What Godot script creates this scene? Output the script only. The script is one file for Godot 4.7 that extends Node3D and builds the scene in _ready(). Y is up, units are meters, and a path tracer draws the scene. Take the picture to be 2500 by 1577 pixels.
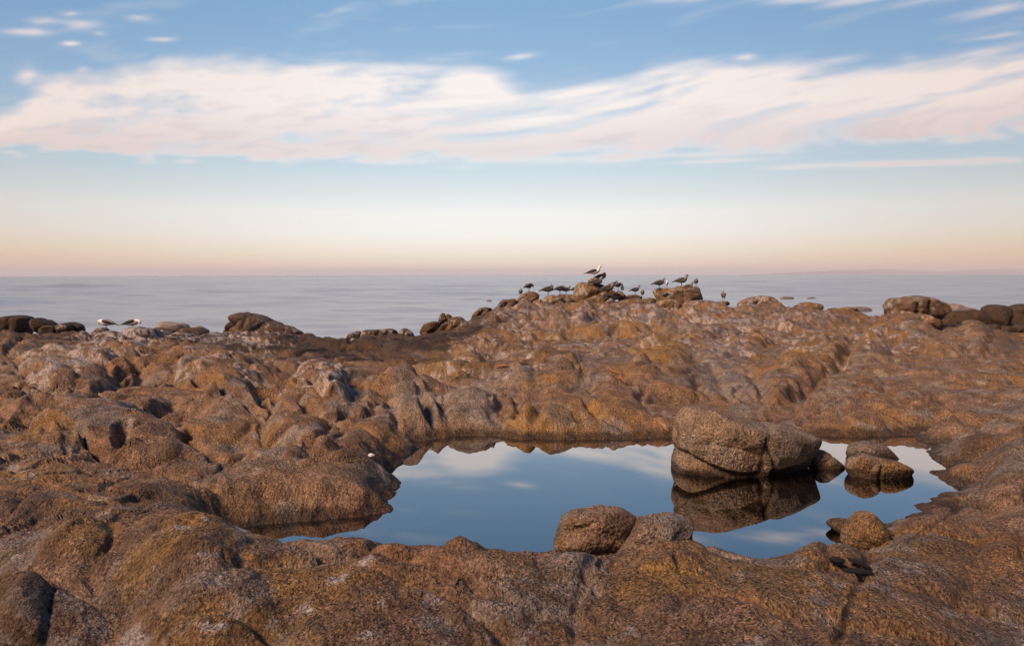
extends Node3D
# A rocky shore at dusk: a still tide pool between granite ledges, gulls on the crest, a smooth sea behind.
# y = 0 is the pool's surface. Traced pixels only give directions; distances come from the land they lie on.

const F := 1691.0            # focal length in pixels of the 2500 x 1577 photograph
const EYE := 1.7             # eye above the pool
const SEA := -2.3
const NS := 920             # bedrock grid: columns of equal bearing ...
const NR := 700              # ... and rows of growing distance
const SMAX := 1.0
const D0 := 1.3
const D1 := 46.0
var pitch := atan((788.5 - 672.0) / F)
var q0 := log(D0)
var q1 := log(D1)

# zoom windows that the outlines were traced in: x, y, pixels per unit
const FR := {"z1": [1240, 620, .2492], "z2": [1800, 640, .2907], "z3": [0, 640, .2907], "z4": [600, 680, .2907], "z5": [1100, 780, .2907], "z6": [0, 950, .2907], "z7": [500, 950, .2907], "z8": [1600, 950, .2907], "z9": [1900, 900, .2492], "f1": [0, 1157, .2907], "f2": [600, 1157, .2907], "f3": [1200, 1157, .2907], "f4": [1800, 1157, .2907], "px": [0, 0, 1.0]}

var n_big := FastNoiseLite.new()
var n_warp := FastNoiseLite.new()
var n_cell1 := FastNoiseLite.new()
var n_cell2 := FastNoiseLite.new()
var n_cell1v := FastNoiseLite.new()
var n_cell2v := FastNoiseLite.new()
var n_ridge := FastNoiseLite.new()
var n_fine := FastNoiseLite.new()
var n_rough := FastNoiseLite.new()
var n_pit := FastNoiseLite.new()
var n_crack := FastNoiseLite.new()
var n_col := FastNoiseLite.new()
var n_cold := FastNoiseLite.new()
var n_streak := FastNoiseLite.new()
var n_cloud := FastNoiseLite.new()
var n_cloud2 := FastNoiseLite.new()

var rock_mat: StandardMaterial3D
var far_rock_mat: StandardMaterial3D
var taken := {}
var mutex := Mutex.new()

# ------------------------------------------------------------------ helpers

func numbered(called: String) -> String:
	if not taken.has(called):
		taken[called] = 0
		return called
	taken[called] += 1
	return "%s_%03d" % [called, taken[called]]

func tag(o: Node3D, label: String, category: String, group := "", kind := "") -> void:
	if label: o.set_meta("label", label)
	if category: o.set_meta("category", category)
	if group: o.set_meta("group", group)
	if kind: o.set_meta("kind", kind)

func ray(u: float, v: float) -> Vector3:          # direction per metre of depth
	var a := (u - 1250.0) / F
	var b := (788.5 - v) / F
	var y := b * cos(pitch) - sin(pitch)
	var z := cos(pitch) + b * sin(pitch)
	return Vector3(a / z, y / z, -1.0)

func at(u: float, v: float, d: float) -> Vector3:
	var r := ray(u, v)
	return Vector3(r.x * d, EYE + r.y * d, -d)

func on_level(u: float, v: float, y: float) -> Vector3:
	return at(u, v, (y - EYE) / ray(u, v).y)

func px(frame: String, p: Array) -> Vector2:
	var f: Array = FR[frame]
	return Vector2(f[0] + p[0] * f[2], f[1] + p[1] * f[2])

func setup(n: FastNoiseLite, kind: int, scale: float, octaves: int, sd: int, fractal := FastNoiseLite.FRACTAL_FBM) -> void:
	n.noise_type = kind
	n.frequency = 1.0 / scale
	n.seed = sd
	n.fractal_octaves = octaves
	n.fractal_type = fractal if octaves > 1 else FastNoiseLite.FRACTAL_NONE

func spread(task: Callable, count: int) -> void:
	var id := WorkerThreadPool.add_group_task(task, count)
	WorkerThreadPool.wait_for_group_task_completion(id)

func sstep(a: float, b: float, x: float) -> float:
	var t := clampf((x - a) / (b - a), 0.0, 1.0)
	return t * t * (3.0 - 2.0 * t)

func instance(mesh: Mesh, called: String, m: Material, parent: Node = self) -> MeshInstance3D:
	var o := MeshInstance3D.new()
	o.name = numbered(called) if parent == self else called
	o.mesh = mesh
	o.material_override = m
	o.cast_shadow = GeometryInstance3D.SHADOW_CASTING_SETTING_ON
	parent.add_child(o, true)
	return o

func mesh_of(v: PackedVector3Array, n: PackedVector3Array, c: PackedColorArray, idx: PackedInt32Array) -> ArrayMesh:
	var a := []
	a.resize(Mesh.ARRAY_MAX)
	a[Mesh.ARRAY_VERTEX] = v
	a[Mesh.ARRAY_NORMAL] = n
	if c.size(): a[Mesh.ARRAY_COLOR] = c
	a[Mesh.ARRAY_INDEX] = idx
	var m := ArrayMesh.new()
	m.add_surface_from_arrays(Mesh.PRIMITIVE_TRIANGLES, a)
	return m

# ------------------------------------------------------------------ start

func _ready() -> void:
	var t0 := Time.get_ticks_msec()
	camera_sky_sun()
	setup(n_big, FastNoiseLite.TYPE_SIMPLEX_SMOOTH, 3.2, 3, 11)
	setup(n_warp, FastNoiseLite.TYPE_SIMPLEX_SMOOTH, 0.7, 2, 12)
	setup(n_cell1, FastNoiseLite.TYPE_CELLULAR, 1.15, 1, 13)
	setup(n_cell2, FastNoiseLite.TYPE_CELLULAR, 0.42, 1, 14)
	setup(n_cell1v, FastNoiseLite.TYPE_CELLULAR, 1.15, 1, 13)
	setup(n_cell2v, FastNoiseLite.TYPE_CELLULAR, 0.42, 1, 14)
	n_cell1v.cellular_return_type = FastNoiseLite.RETURN_CELL_VALUE
	n_cell2v.cellular_return_type = FastNoiseLite.RETURN_CELL_VALUE
	for c: FastNoiseLite in [n_cell1v, n_cell2v]:
		c.cellular_distance_function = FastNoiseLite.DISTANCE_EUCLIDEAN
	for c: FastNoiseLite in [n_cell1, n_cell2]:
		c.cellular_return_type = FastNoiseLite.RETURN_DISTANCE2_SUB
		c.cellular_distance_function = FastNoiseLite.DISTANCE_EUCLIDEAN
	setup(n_ridge, FastNoiseLite.TYPE_SIMPLEX_SMOOTH, 0.9, 3, 15, FastNoiseLite.FRACTAL_RIDGED)
	setup(n_fine, FastNoiseLite.TYPE_SIMPLEX_SMOOTH, 0.11, 4, 16)
	setup(n_rough, FastNoiseLite.TYPE_SIMPLEX_SMOOTH, 0.13, 2, 26)
	setup(n_crack, FastNoiseLite.TYPE_SIMPLEX_SMOOTH, 2.1, 2, 28)
	setup(n_pit, FastNoiseLite.TYPE_SIMPLEX_SMOOTH, 0.045, 2, 27)
	setup(n_col, FastNoiseLite.TYPE_SIMPLEX_SMOOTH, 1.4, 4, 17)
	setup(n_cold, FastNoiseLite.TYPE_SIMPLEX_SMOOTH, 0.18, 3, 18)
	setup(n_streak, FastNoiseLite.TYPE_SIMPLEX_SMOOTH, 0.13, 3, 19, FastNoiseLite.FRACTAL_RIDGED)
	make_rock_materials()
	build_land()
	print("land ", Time.get_ticks_msec() - t0)
	build_surround()
	build_water()
	build_hills()
	print("water ", Time.get_ticks_msec() - t0)
	build_boulders()
	print("boulders ", Time.get_ticks_msec() - t0)
	build_gulls()
	build_litter()
	print("all ", Time.get_ticks_msec() - t0)

# ------------------------------------------------------------------ camera, sky, sun

func camera_sky_sun() -> void:
	var cam := Camera3D.new()
	cam.name = "camera"
	cam.fov = rad_to_deg(2.0 * atan(788.5 / F))
	cam.near = 0.05
	cam.far = 150000.0
	add_child(cam)
	cam.position = Vector3(0, EYE, 0)
	cam.rotation = Vector3(-pitch, 0, deg_to_rad(-0.11))
	cam.current = true

	var env := Environment.new()
	env.background_mode = Environment.BG_SKY
	env.tonemap_mode = Environment.TONE_MAPPER_LINEAR
	env.tonemap_exposure = 1.35
	env.background_energy_multiplier = 1.0
	env.fog_enabled = true
	env.fog_density = 0.000026
	env.fog_light_color = Color(0.85, 0.84, 0.86)
	env.sdfgi_enabled = true
	env.ssao_enabled = true
	env.ssil_enabled = true
	var sky := Sky.new()
	var pan := PanoramaSkyMaterial.new()
	pan.panorama = ImageTexture.create_from_image(sky_image())
	sky.sky_material = pan
	env.sky = sky
	var we := WorldEnvironment.new()
	we.name = "environment"
	we.environment = env
	add_child(we)

	var sun := DirectionalLight3D.new()
	sun.name = "sun"
	sun.light_energy = 1.6
	sun.light_color = Color(1.0, 0.86, 0.74)
	sun.light_angular_distance = 20.0
	sun.shadow_enabled = true
	add_child(sun)
	sun.look_at_from_position(Vector3.ZERO, Vector3(0.56, -0.66, -0.44))

const SKY_KEYS := [[0.0, 234, 212, 196], [0.35, 238, 215, 196], [1.0, 253, 234, 208], [1.9, 255, 246, 226], [3.2, 255, 254, 247], [5.0, 250, 252, 249], [6.6, 229, 238, 240], [8.5, 207, 226, 236], [11.0, 186, 211, 231], [14.0, 164, 196, 225], [18.0, 144, 182, 217], [23.0, 126, 168, 209], [35.0, 92, 140, 192], [60.0, 66, 114, 174], [91.0, 58, 104, 164]]

func lin(c: float) -> float:
	c /= 255.0
	return c / 12.92 if c <= 0.04045 else pow((c + 0.055) / 1.055, 2.4)

func bump(u: float, v: float, cu: float, cv: float, hw: float, hh: float, tilt := 0.0) -> float:
	var x := (u - cu) / hw
	var y := (v - cv + tilt * (u - cu)) / hh
	return exp(-(x * x + y * y) * 1.6)

func edge(keys: Array, u: float) -> float:
	if u <= keys[0][0]: return keys[0][1]
	for k in range(1, keys.size()):
		if u < keys[k][0]:
			return lerpf(keys[k - 1][1], keys[k][1], sstep(keys[k - 1][0], keys[k][0], u))
	return keys[-1][1]

const TOP := [[-1500, 230], [0, 262], [180, 185], [430, 152], [900, 148], [1150, 160], [1300, 215], [1480, 185], [1690, 162], [2000, 168], [2250, 160], [2500, 128], [4000, 200]]
const LOW := [[-1500, 380], [0, 362], [400, 385], [650, 392], [1200, 388], [1500, 375], [1800, 372], [2100, 365], [2500, 330], [4000, 390]]
const PUFFS := [[100, 92, 62, 10, .0, .95], [140, 68, 45, 11, .0, .8], [205, 78, 60, 14, .02, .6], [200, 119, 26, 6, .0, .8], [275, 97, 22, 6, .0, .5], [195, 50, 26, 8, .0, .45], [365, 57, 34, 10, .0, .42], [415, 110, 40, 6, .0, .35], [800, 48, 70, 10, .15, .25], [225, 180, 20, 14, .0, .5], [90, 195, 34, 26, .1, .55], [1272, 152, 42, 9, .12, .9], [1120, 152, 70, 9, .08, .6], [1660, 12, 75, 16, .08, .75], [1900, 16, 80, 14, .1, .7], [1960, 26, 60, 8, .1, .5], [2080, 20, 120, 12, .16, .4], [2280, 16, 130, 13, .17, .75], [2450, 10, 90, 12, .17, .7], [2440, 40, 140, 12, .18, .45], [2440, 104, 90, 8, .12, .45], [2470, 60, 60, 6, .15, .35], [1810, 155, 34, 10, .05, .6], [2040, 162, 50, 9, .1, .35], [2370, 152, 70, 16, .2, .5], [375, 389, 26, 6, .0, .75], [465, 396, 26, 7, .0, .7], [60, 385, 30, 4, .0, .4], [40, 373, 30, 4, .0, .5], [1600, 386, 330, 8, .03, .85], [1750, 398, 170, 6, .04, .7], [1450, 400, 200, 7, .03, .4], [2200, 405, 330, 8, .02, .9], [2420, 397, 140, 8, .02, .6], [1930, 415, 80, 4, .05, .6], [2320, 352, 55, 10, .08, .7], [2470, 330, 90, 16, .16, .6], [1130, 412, 60, 7, .0, .35], [1000, 395, 120, 8, .0, .4], [2300, 600, 300, 3, .0, .22], [2050, 615, 220, 3, .0, .16], [2400, 610, 260, 4, .0, .2]]

func glow_away(az: float) -> float:       # the glow of the sun that has set lies ahead: away from it the air is deeper in colour
	return 1.0 - exp(-pow(absf(az + 0.03) / 0.56, 2.2))

func sky_column(az: float) -> Array:     # what depends on the bearing alone; the frame's clouds are laid out in the photograph's own columns
	var m := minf(absf(az), 0.87)
	var u := 1250.0 + signf(az) * (F * tan(m) + (absf(az) - m) * F * 2.4)
	var bank := 657.0 + n_cloud2.get_noise_1d(u * 0.12) * 3.0
	bank -= bump(u, 0, 280, 0, 16, 1) * 6.0 + bump(u, 0, 312, 0, 12, 1) * 4.0 + bump(u, 0, 415, 0, 20, 1) * 7.5 + bump(u, 0, 350, 0, 60, 1) * 3.5
	if u < 600.0: bank += n_cloud.get_noise_1d(u * 2.2) * 1.5
	return [u, F / cos(m), edge(TOP, u), edge(LOW, u), glow_away(az), sstep(1000, 1900, u), bank, sstep(3.1, 2.6, absf(az)), 0.86 if u < 1100 else lerpf(0.86, 0.6, sstep(1100, 1500, u))]

func sky_row(e: float) -> Vector3:
	for k in range(1, SKY_KEYS.size()):
		var b: Array = SKY_KEYS[k]
		if e < b[0]:
			var a: Array = SKY_KEYS[k - 1]
			var t := (e - float(a[0])) / (float(b[0]) - float(a[0]))
			return Vector3(lin(lerpf(a[1], b[1], t)), lin(lerpf(a[2], b[2], t)), lin(lerpf(a[3], b[3], t))) / 1.35   # the exposure
	return Vector3.ONE

func sky_at(col: Array, el: float, air: Vector3, low: float, puffs: Array) -> Color:
	var c := air
	var u: float = col[0]
	var w: float = col[4]
	c *= Vector3(lerpf(1.0, lerpf(0.60, 0.78, low), w), lerpf(1.0, lerpf(0.70, 0.52, low), w), lerpf(1.0, lerpf(0.80, 0.28, low), w))
	var v: float = 672.0 - float(col[1]) * tan(minf(el, 1.35))
	if v > -900.0:
		var right: float = col[5]
		var t_edge: float = col[2]
		var b_edge: float = col[3]
		var tilt := lerpf(0.03, 0.17, right) * sstep(440.0, 300.0, v) + 0.02
		var vv := v + tilt * (u - 1250.0)
		var cov := 0.0
		var s2 := 0.0
		if v < 470.0 or puffs.size():
			var warp := n_cloud2.get_noise_2d(u * 0.5, v * 1.6) * 14.0
			var s1 := n_cloud.get_noise_2d(u * lerpf(0.36, 0.20, right) + 40.0, (vv + warp * 0.4) * lerpf(1.9, 2.1, right))
			s2 = n_cloud2.get_noise_2d(u * lerpf(0.75, 0.34, right), (vv + warp * 0.3) * 3.4 + 90.0)
			var top := t_edge + s1 * 46.0 + warp
			var bot := b_edge + s2 * 22.0 + warp * 0.4
			var body := sstep(top - 14.0, top + lerpf(60.0, 50.0, right), v) * sstep(bot + 12.0, bot - 22.0, v)
			var s3 := n_cloud.get_noise_2d(u * lerpf(1.5, 0.6, right) + 300.0, (vv + warp) * 3.6)
			cov = clampf(body * (1.12 + 1.1 * s1 + 0.35 * s2 + 0.35 * s3), 0.0, 1.0)
			cov = maxf(cov, clampf((s1 * 0.9 + s2 * 0.4 - 0.12) * 0.35, 0.0, 0.3) * sstep(420.0, 330.0, v) * 0.8)
			for p: Array in puffs:
				var x: float = (u - p[0]) / p[2]
				if absf(x) < 1.8:
					var y: float = (v - p[1] + p[4] * (u - p[0])) / p[3]
					if absf(y) < 1.8:
						cov = 1.0 - (1.0 - cov) * (1.0 - clampf(exp(-(x * x + y * y) * 1.6) * (p[5] * 0.95 + s2 * 0.9), 0.0, 1.0))
			cov *= float(col[7])
		if cov > 0.0:
			var thick := sstep(0.25, 0.95, cov) * sstep(t_edge + 60.0, b_edge - 10.0, v)
			var sh := clampf(0.55 * thick + 0.22 * sstep(0.05, -0.45, s2) * sstep(0.4, 0.9, cov) - 0.1, 0.0, 1.0)
			var lit := Vector3(0.76, 0.70, 0.665).lerp(Vector3(0.50, 0.42, 0.455), sh)
			lit *= Vector3(1, 1, 1).lerp(Vector3(0.86, 0.75, 0.71), w)
			c = c.lerp(lit, cov * 0.92)
		if v > 630.0:       # the low bank of fog that lies on the horizon
			var bank_top: float = col[6]
			var bank := sstep(bank_top - 1.6, bank_top + 2.6, v) * float(col[8])
			c = c.lerp(Vector3(0.46, 0.42, 0.42) * lerpf(1.0, 0.72, w), bank * 0.6)
	return Color(minf(c.x, 1.0), minf(c.y, 1.0), minf(c.z, 1.0))

func sky_image() -> Image:
	setup(n_cloud, FastNoiseLite.TYPE_SIMPLEX_SMOOTH, 150.0, 5, 31)
	setup(n_cloud2, FastNoiseLite.TYPE_SIMPLEX_SMOOTH, 130.0, 4, 37)
	var w := 4096
	var h := 2048
	var fine := int(h / 180.0 * 25.0) / 8 * 8        # the lowest 25 degrees ahead in full detail, the rest coarser
	var half := h / 2
	var cols := []
	for x in w:
		var az := (x + 0.5) / float(w) * TAU
		cols.append(sky_column(az - TAU if az > PI else az))
	var front := int(w * 46.0 / 360.0) / 8 * 8
	var rows := {}
	spread(func(k: int) -> void:
		var full := k < fine
		if k % 8 != 0 and not full: return
		var el := (k + (0.5 if full else 4.0)) / float(h) * PI
		var e := rad_to_deg(el)
		var air := sky_row(e)
		var low := exp(-e / 5.0)
		var puffs := []
		var v_mid := 672.0 - F * tan(minf(el, 1.35))
		var v_side := 672.0 - F * tan(minf(el, 1.35)) / 0.77
		for p: Array in PUFFS:
			var reach: float = p[3] * 1.8 + p[2] * 1.8 * p[4]
			if v_mid > p[1] - reach and v_side < p[1] + reach: puffs.append(p)
		var bytes := PackedByteArray()
		bytes.resize(w * 3)
		var rng := RandomNumberGenerator.new()
		rng.seed = 1000 + k
		var x := 0
		while x < w:
			var step := 1 if full and (x < front or x >= w - front) else 8
			var c := sky_at(cols[x + step / 2], el, air, low, puffs).linear_to_srgb()
			var dither := rng.randf()
			for xx in range(x, x + step):
				bytes[xx * 3] = clampi(int(c.r * 255.0 + dither), 0, 255)
				bytes[xx * 3 + 1] = clampi(int(c.g * 255.0 + dither), 0, 255)
				bytes[xx * 3 + 2] = clampi(int(c.b * 255.0 + dither), 0, 255)
			x += step
		mutex.lock()
		rows[k] = bytes
		mutex.unlock(), half)
	var all := PackedByteArray()
	for y in half:
		var k := half - 1 - y
		all.append_array(rows[k if k < fine else k - k % 8])
	var ground := PackedByteArray()
	ground.resize(w * 3 * half)
	ground.fill(110)
	all.append_array(ground)
	return Image.create_from_data(w, h, false, Image.FORMAT_RGB8, all)

# ------------------------------------------------------------------ rock materials

func make_rock_materials() -> void:
	var grain := FastNoiseLite.new()
	setup(grain, FastNoiseLite.TYPE_CELLULAR, 11.0, 1, 51)
	grain.cellular_return_type = FastNoiseLite.RETURN_CELL_VALUE
	grain.domain_warp_enabled = true
	grain.domain_warp_amplitude = 3.0
	grain.domain_warp_frequency = 0.06
	var g := grain.get_seamless_image(1024, 1024, false, false, 0.1)
	setup(grain, FastNoiseLite.TYPE_SIMPLEX_SMOOTH, 60.0, 5, 52)
	var m := grain.get_seamless_image(1024, 1024, false, false, 0.1)
	g.convert(Image.FORMAT_L8)
	m.convert(Image.FORMAT_L8)
	var gd := g.get_data()
	var md := m.get_data()
	var rng := RandomNumberGenerator.new()
	rng.seed = 5
	var col := PackedByteArray()
	col.resize(1024 * 1024 * 3)
	var hgt := PackedByteArray()
	hgt.resize(1024 * 1024)
	for i in 1024 * 1024:
		var a := gd[i] / 255.0
		var b := md[i] / 255.0
		# mineral grains: dark mica, brown, pale feldspar
		var t := 0.76 + (b - 0.5) * 0.35 + rng.randf() * 0.06
		var r := t; var gg := t; var bl := t
		if a < 0.22:
			r *= 0.50; gg *= 0.48; bl *= 0.48
		elif a > 0.83:
			r *= 1.42; gg *= 1.40; bl *= 1.38
		elif a > 0.62:
			r *= 1.06; gg *= 0.98; bl *= 0.88
		else:
			r *= 0.96; gg *= 0.94; bl *= 0.93
		col[i * 3] = clampi(int(r * 235.0), 0, 255)
		col[i * 3 + 1] = clampi(int(gg * 235.0), 0, 255)
		col[i * 3 + 2] = clampi(int(bl * 235.0), 0, 255)
		hgt[i] = clampi(int((a * 0.45 + b * 0.75 - 0.1) * 255.0), 0, 255)
	var tex := ImageTexture.create_from_image(Image.create_from_data(1024, 1024, false, Image.FORMAT_RGB8, col))
	var htex := ImageTexture.create_from_image(Image.create_from_data(1024, 1024, false, Image.FORMAT_L8, hgt))
	rock_mat = StandardMaterial3D.new()
	rock_mat.resource_name = "granite"
	rock_mat.vertex_color_use_as_albedo = true
	rock_mat.albedo_texture = tex
	rock_mat.roughness = 0.88
	rock_mat.metallic_specular = 0.35
	rock_mat.uv1_triplanar = true
	rock_mat.uv1_world_triplanar = true
	rock_mat.uv1_scale = Vector3(1.7, 1.7, 1.7)
	rock_mat.uv1_triplanar_sharpness = 1.5
	rock_mat.heightmap_enabled = true
	rock_mat.heightmap_texture = htex
	rock_mat.heightmap_scale = 1.6
	far_rock_mat = StandardMaterial3D.new()
	far_rock_mat.resource_name = "wet_rock"
	far_rock_mat.vertex_color_use_as_albedo = true
	far_rock_mat.roughness = 0.8
	far_rock_mat.metallic_specular = 0.35

# colours of the rock itself (linear)
const BROWN := Color(0.285, 0.186, 0.122)
const OCHRE := Color(0.375, 0.228, 0.100)
const RUST := Color(0.265, 0.145, 0.084)
const GREY := Color(0.340, 0.285, 0.245)
const LICHEN := Color(0.400, 0.240, 0.072)
const PINK := Color(0.390, 0.270, 0.200)
const DARK := Color(0.052, 0.036, 0.027)
const WHITE := Color(0.62, 0.56, 0.53)

func rock_color(p: Vector3, up: float, grey: float, ochre: float, dark: float, white: float) -> Color:
	var a := n_col.get_noise_3dv(p)
	var b := n_col.get_noise_3dv(p * 2.3 + Vector3(31, 7, 3))
	var f := n_cold.get_noise_3dv(p)
	var c := BROWN.lerp(OCHRE, clampf(ochre + 0.12 + sstep(-0.08, 0.28, a + f * 0.45) * 0.75, 0.0, 1.0))
	c = c.lerp(RUST, sstep(0.12, 0.5, b + f * 0.3) * 0.6)
	c = c.lerp(PINK, sstep(0.05, 0.5, -a + f * 0.5) * 0.45 * (1.0 - ochre))
	c = c.lerp(GREY, clampf(grey + sstep(0.10, 0.30, -b + f * 0.45) * 0.85 - ochre * 0.6, 0.0, 1.0))
	c = c.lerp(LICHEN, clampf(ochre * 1.1 + f * 0.8 * ochre, 0.0, 0.85))
	c = c.lerp(DARK, clampf(dark * (0.9 + f * 0.5), 0.0, 0.92))
	c *= clampf(1.0 + f * 0.55 + b * 0.25, 0.5, 1.6)
	if white > 0.0:
		var s := n_streak.get_noise_3d(p.x * 0.75, p.y * 0.25, p.z * 0.5)
		var g := n_col.get_noise_3dv(p * 1.6 + Vector3(5, 50, 9))
		var w := sstep(0.58 - white * 0.36, 0.72 - white * 0.34, s * 0.46 + g * 0.42 + f * 0.34 + 0.20)
		c = c.lerp(WHITE, w * 0.82)
	return c

# ------------------------------------------------------------------ the land

# points of the land's broad shape: column, line and distance ("d") or height ("y")
var land_px := []
var tps_p: Array[Vector2] = []
var tps_w := PackedFloat64Array()
const CS := 140
const CR := 190
var coarse := PackedFloat32Array()
var grid_h := PackedFloat32Array()      # traced lumps and cracks
var c_grey := PackedFloat32Array()
var c_ochre := PackedFloat32Array()
var c_dark := PackedFloat32Array()
var c_white := PackedFloat32Array()
var final_y := PackedFloat32Array()
var pool := PackedVector2Array()
var pool_s := PackedFloat32Array()
const PSN := 0.05
var pool_min := Vector2(-4.2, -8.6)
var pool_w := 210
var pool_h := 125

func add_row(v: float, kind: String, pairs: Array) -> void:
	for p: Array in pairs:
		var pos := at(p[0], v, p[1]) if kind == "d" else on_level(p[0], v, p[1])
		land_px.append(pos)

func hidden(d: float, y: float, us: Array) -> void:
	for u in us:
		land_px.append(Vector3((u - 1250.0) / F * d, y, -d))

func land_points() -> void:
	# the near ledge
	add_row(1640, "y", [[-500, .2], [0, .2], [300, .22], [700, .30], [1250, .34], [1700, .40], [2100, .42], [2500, .28], [3000, .25]])
	add_row(1500, "y", [[-400, .25], [50, .30], [300, .27], [700, .36], [1100, .40], [1500, .38], [1900, .43], [2250, .36], [2500, .22]])
	add_row(1400, "y", [[0, .30], [200, .36], [450, .46], [750, .42], [1050, .42], [1350, .41], [1700, .44], [2050, .41], [2280, .28], [2480, .22]])
	for p in [[0, 1265, .36], [150, 1262, .42], [300, 1262, .46], [430, 1266, .50], [520, 1258, .50], [600, 1293, 0.38], [660, 1306, 0.39], [760, 1304, 0.40], [860, 1314, 0.40], [960, 1320, 0.40], [1080, 1332, 0.46], [1180, 1342, 0.45], [1280, 1350, 0.44], [1380, 1345, .42], [1480, 1350, .41], [1600, 1330, .43], [1700, 1322, .43], [1800, 1350, .40], [1890, 1372, .36], [1950, 1338, .40], [2040, 1335, .40], [2120, 1362, .34], [2220, 1360, .26], [2350, 1340, .22], [2480, 1345, .24]]:
		add_row(p[1], "y", [[p[0], p[2]]])
	add_row(1300, "y", [[2250, .14], [2380, .16], [2500, .2]])
	# behind the near ledge the rock falls to the pool floor
	hidden(3.95, .08, [700, 1000, 1300, 1600, 1900])
	# the outcrop on the left
	add_row(1200, "d", [[-500, 4.4], [0, 4.35], [250, 4.4], [500, 4.6], [750, 4.75]])
	add_row(1120, "d", [[0, 5.1], [250, 5.2], [500, 5.3], [750, 5.35], [900, 5.5]])
	add_row(1050, "d", [[-500, 6.0], [0, 6.0], [300, 6.1], [600, 6.2], [850, 6.4], [1000, 6.9]])
	add_row(950, "d", [[-500, 7.6], [0, 7.6], [300, 7.7], [600, 7.8], [860, 8.2], [1100, 8.8]])
	add_row(880, "d", [[0, 10], [300, 10.2], [600, 10.4], [880, 11], [1150, 12]])
	add_row(840, "d", [[-500, 13], [0, 13], [300, 13.6], [600, 13.5], [850, 14], [1100, 14.5]])
	add_row(812, "d", [[0, 18.5], [200, 20], [330, 21.5], [480, 20], [620, 17.5], [750, 17]])
	add_row(838, "d", [[800, 17.5]])
	add_row(815, "d", [[900, 17.5], [1050, 18]])
	# the middle ledge and its crest
	add_row(1050, "d", [[1200, 7.25], [1400, 7.2], [1640, 7.2], [1850, 7.3], [2050, 7.25], [2200, 7.2]])
	add_row(1000, "d", [[1200, 7.8], [1400, 7.8], [1650, 7.9], [1900, 8.0], [2150, 7.8], [2350, 7.4], [2500, 7.3]])
	add_row(900, "d", [[1300, 10.6], [1600, 10.5], [1900, 10.6], [2200, 10.4], [2480, 9.8]])
	add_row(850, "d", [[1300, 13.5], [1600, 13.3], [1900, 13.4], [2200, 13], [2480, 12.2]])
	add_row(800, "d", [[1250, 17.5], [1500, 17.3], [1750, 17], [2000, 17], [2250, 17], [2430, 15.5]])
	add_row(765, "d", [[1180, 21], [1350, 20.5], [1600, 20.5], [1850, 20.5], [2050, 21.5], [2200, 22]])
	for p in [[1230, 735, 23.2], [1350, 735, 23.2], [1480, 732, 23.4], [1620, 738, 23.4], [1780, 745, 23.8], [1900, 745, 24], [2050, 757, 24], [2150, 770, 23.5]]:
		add_row(p[1], "d", [[p[0], p[2]]])
	for p in [[1060, 795, 19.5], [1130, 778, 21], [1200, 745, 22.6]]:
		add_row(p[1], "d", [[p[0], p[2]]])
	hidden(26.0, .75, [1300, 1450, 1600, 1750])
	hidden(26.0, .2, [2000, 2200])
	# right side
	add_row(1220, "y", [[2330, .07], [2420, .16], [2600, .3], [3000, .4]])
	add_row(1130, "y", [[2360, .08], [2450, .2], [2700, .35]])
	add_row(1075, "y", [[2330, .08], [2480, .2]])
	add_row(1050, "d", [[2300, 6.9], [2480, 6.5], [2900, 6.3]])
	add_row(830, "d", [[2480, 14.2], [2800, 14]])
	hidden(20.0, -.15, [2300, 2420, 2550, 2900])
	hidden(26.0, -.45, [2350, 2480, 2700])
	hidden(24.0, -.7, [-400, 0, 250, 500, 800])
	hidden(23.0, -.5, [900, 1030])
	hidden(30.0, -1.2, [-600, 0, 400, 800, 1200, 1500, 1800, 2200, 2600, 3000])
	hidden(37.0, -3.2, [-600, 0, 400, 800, 1200, 1600, 2000, 2400, 3000])
	hidden(46.0, -5.0, [-600, 0, 800, 1600, 2400, 3000])

func tps_kernel(r2: float) -> float:
	return 0.0 if r2 < 1e-9 else 0.5 * r2 * log(r2)

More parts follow.
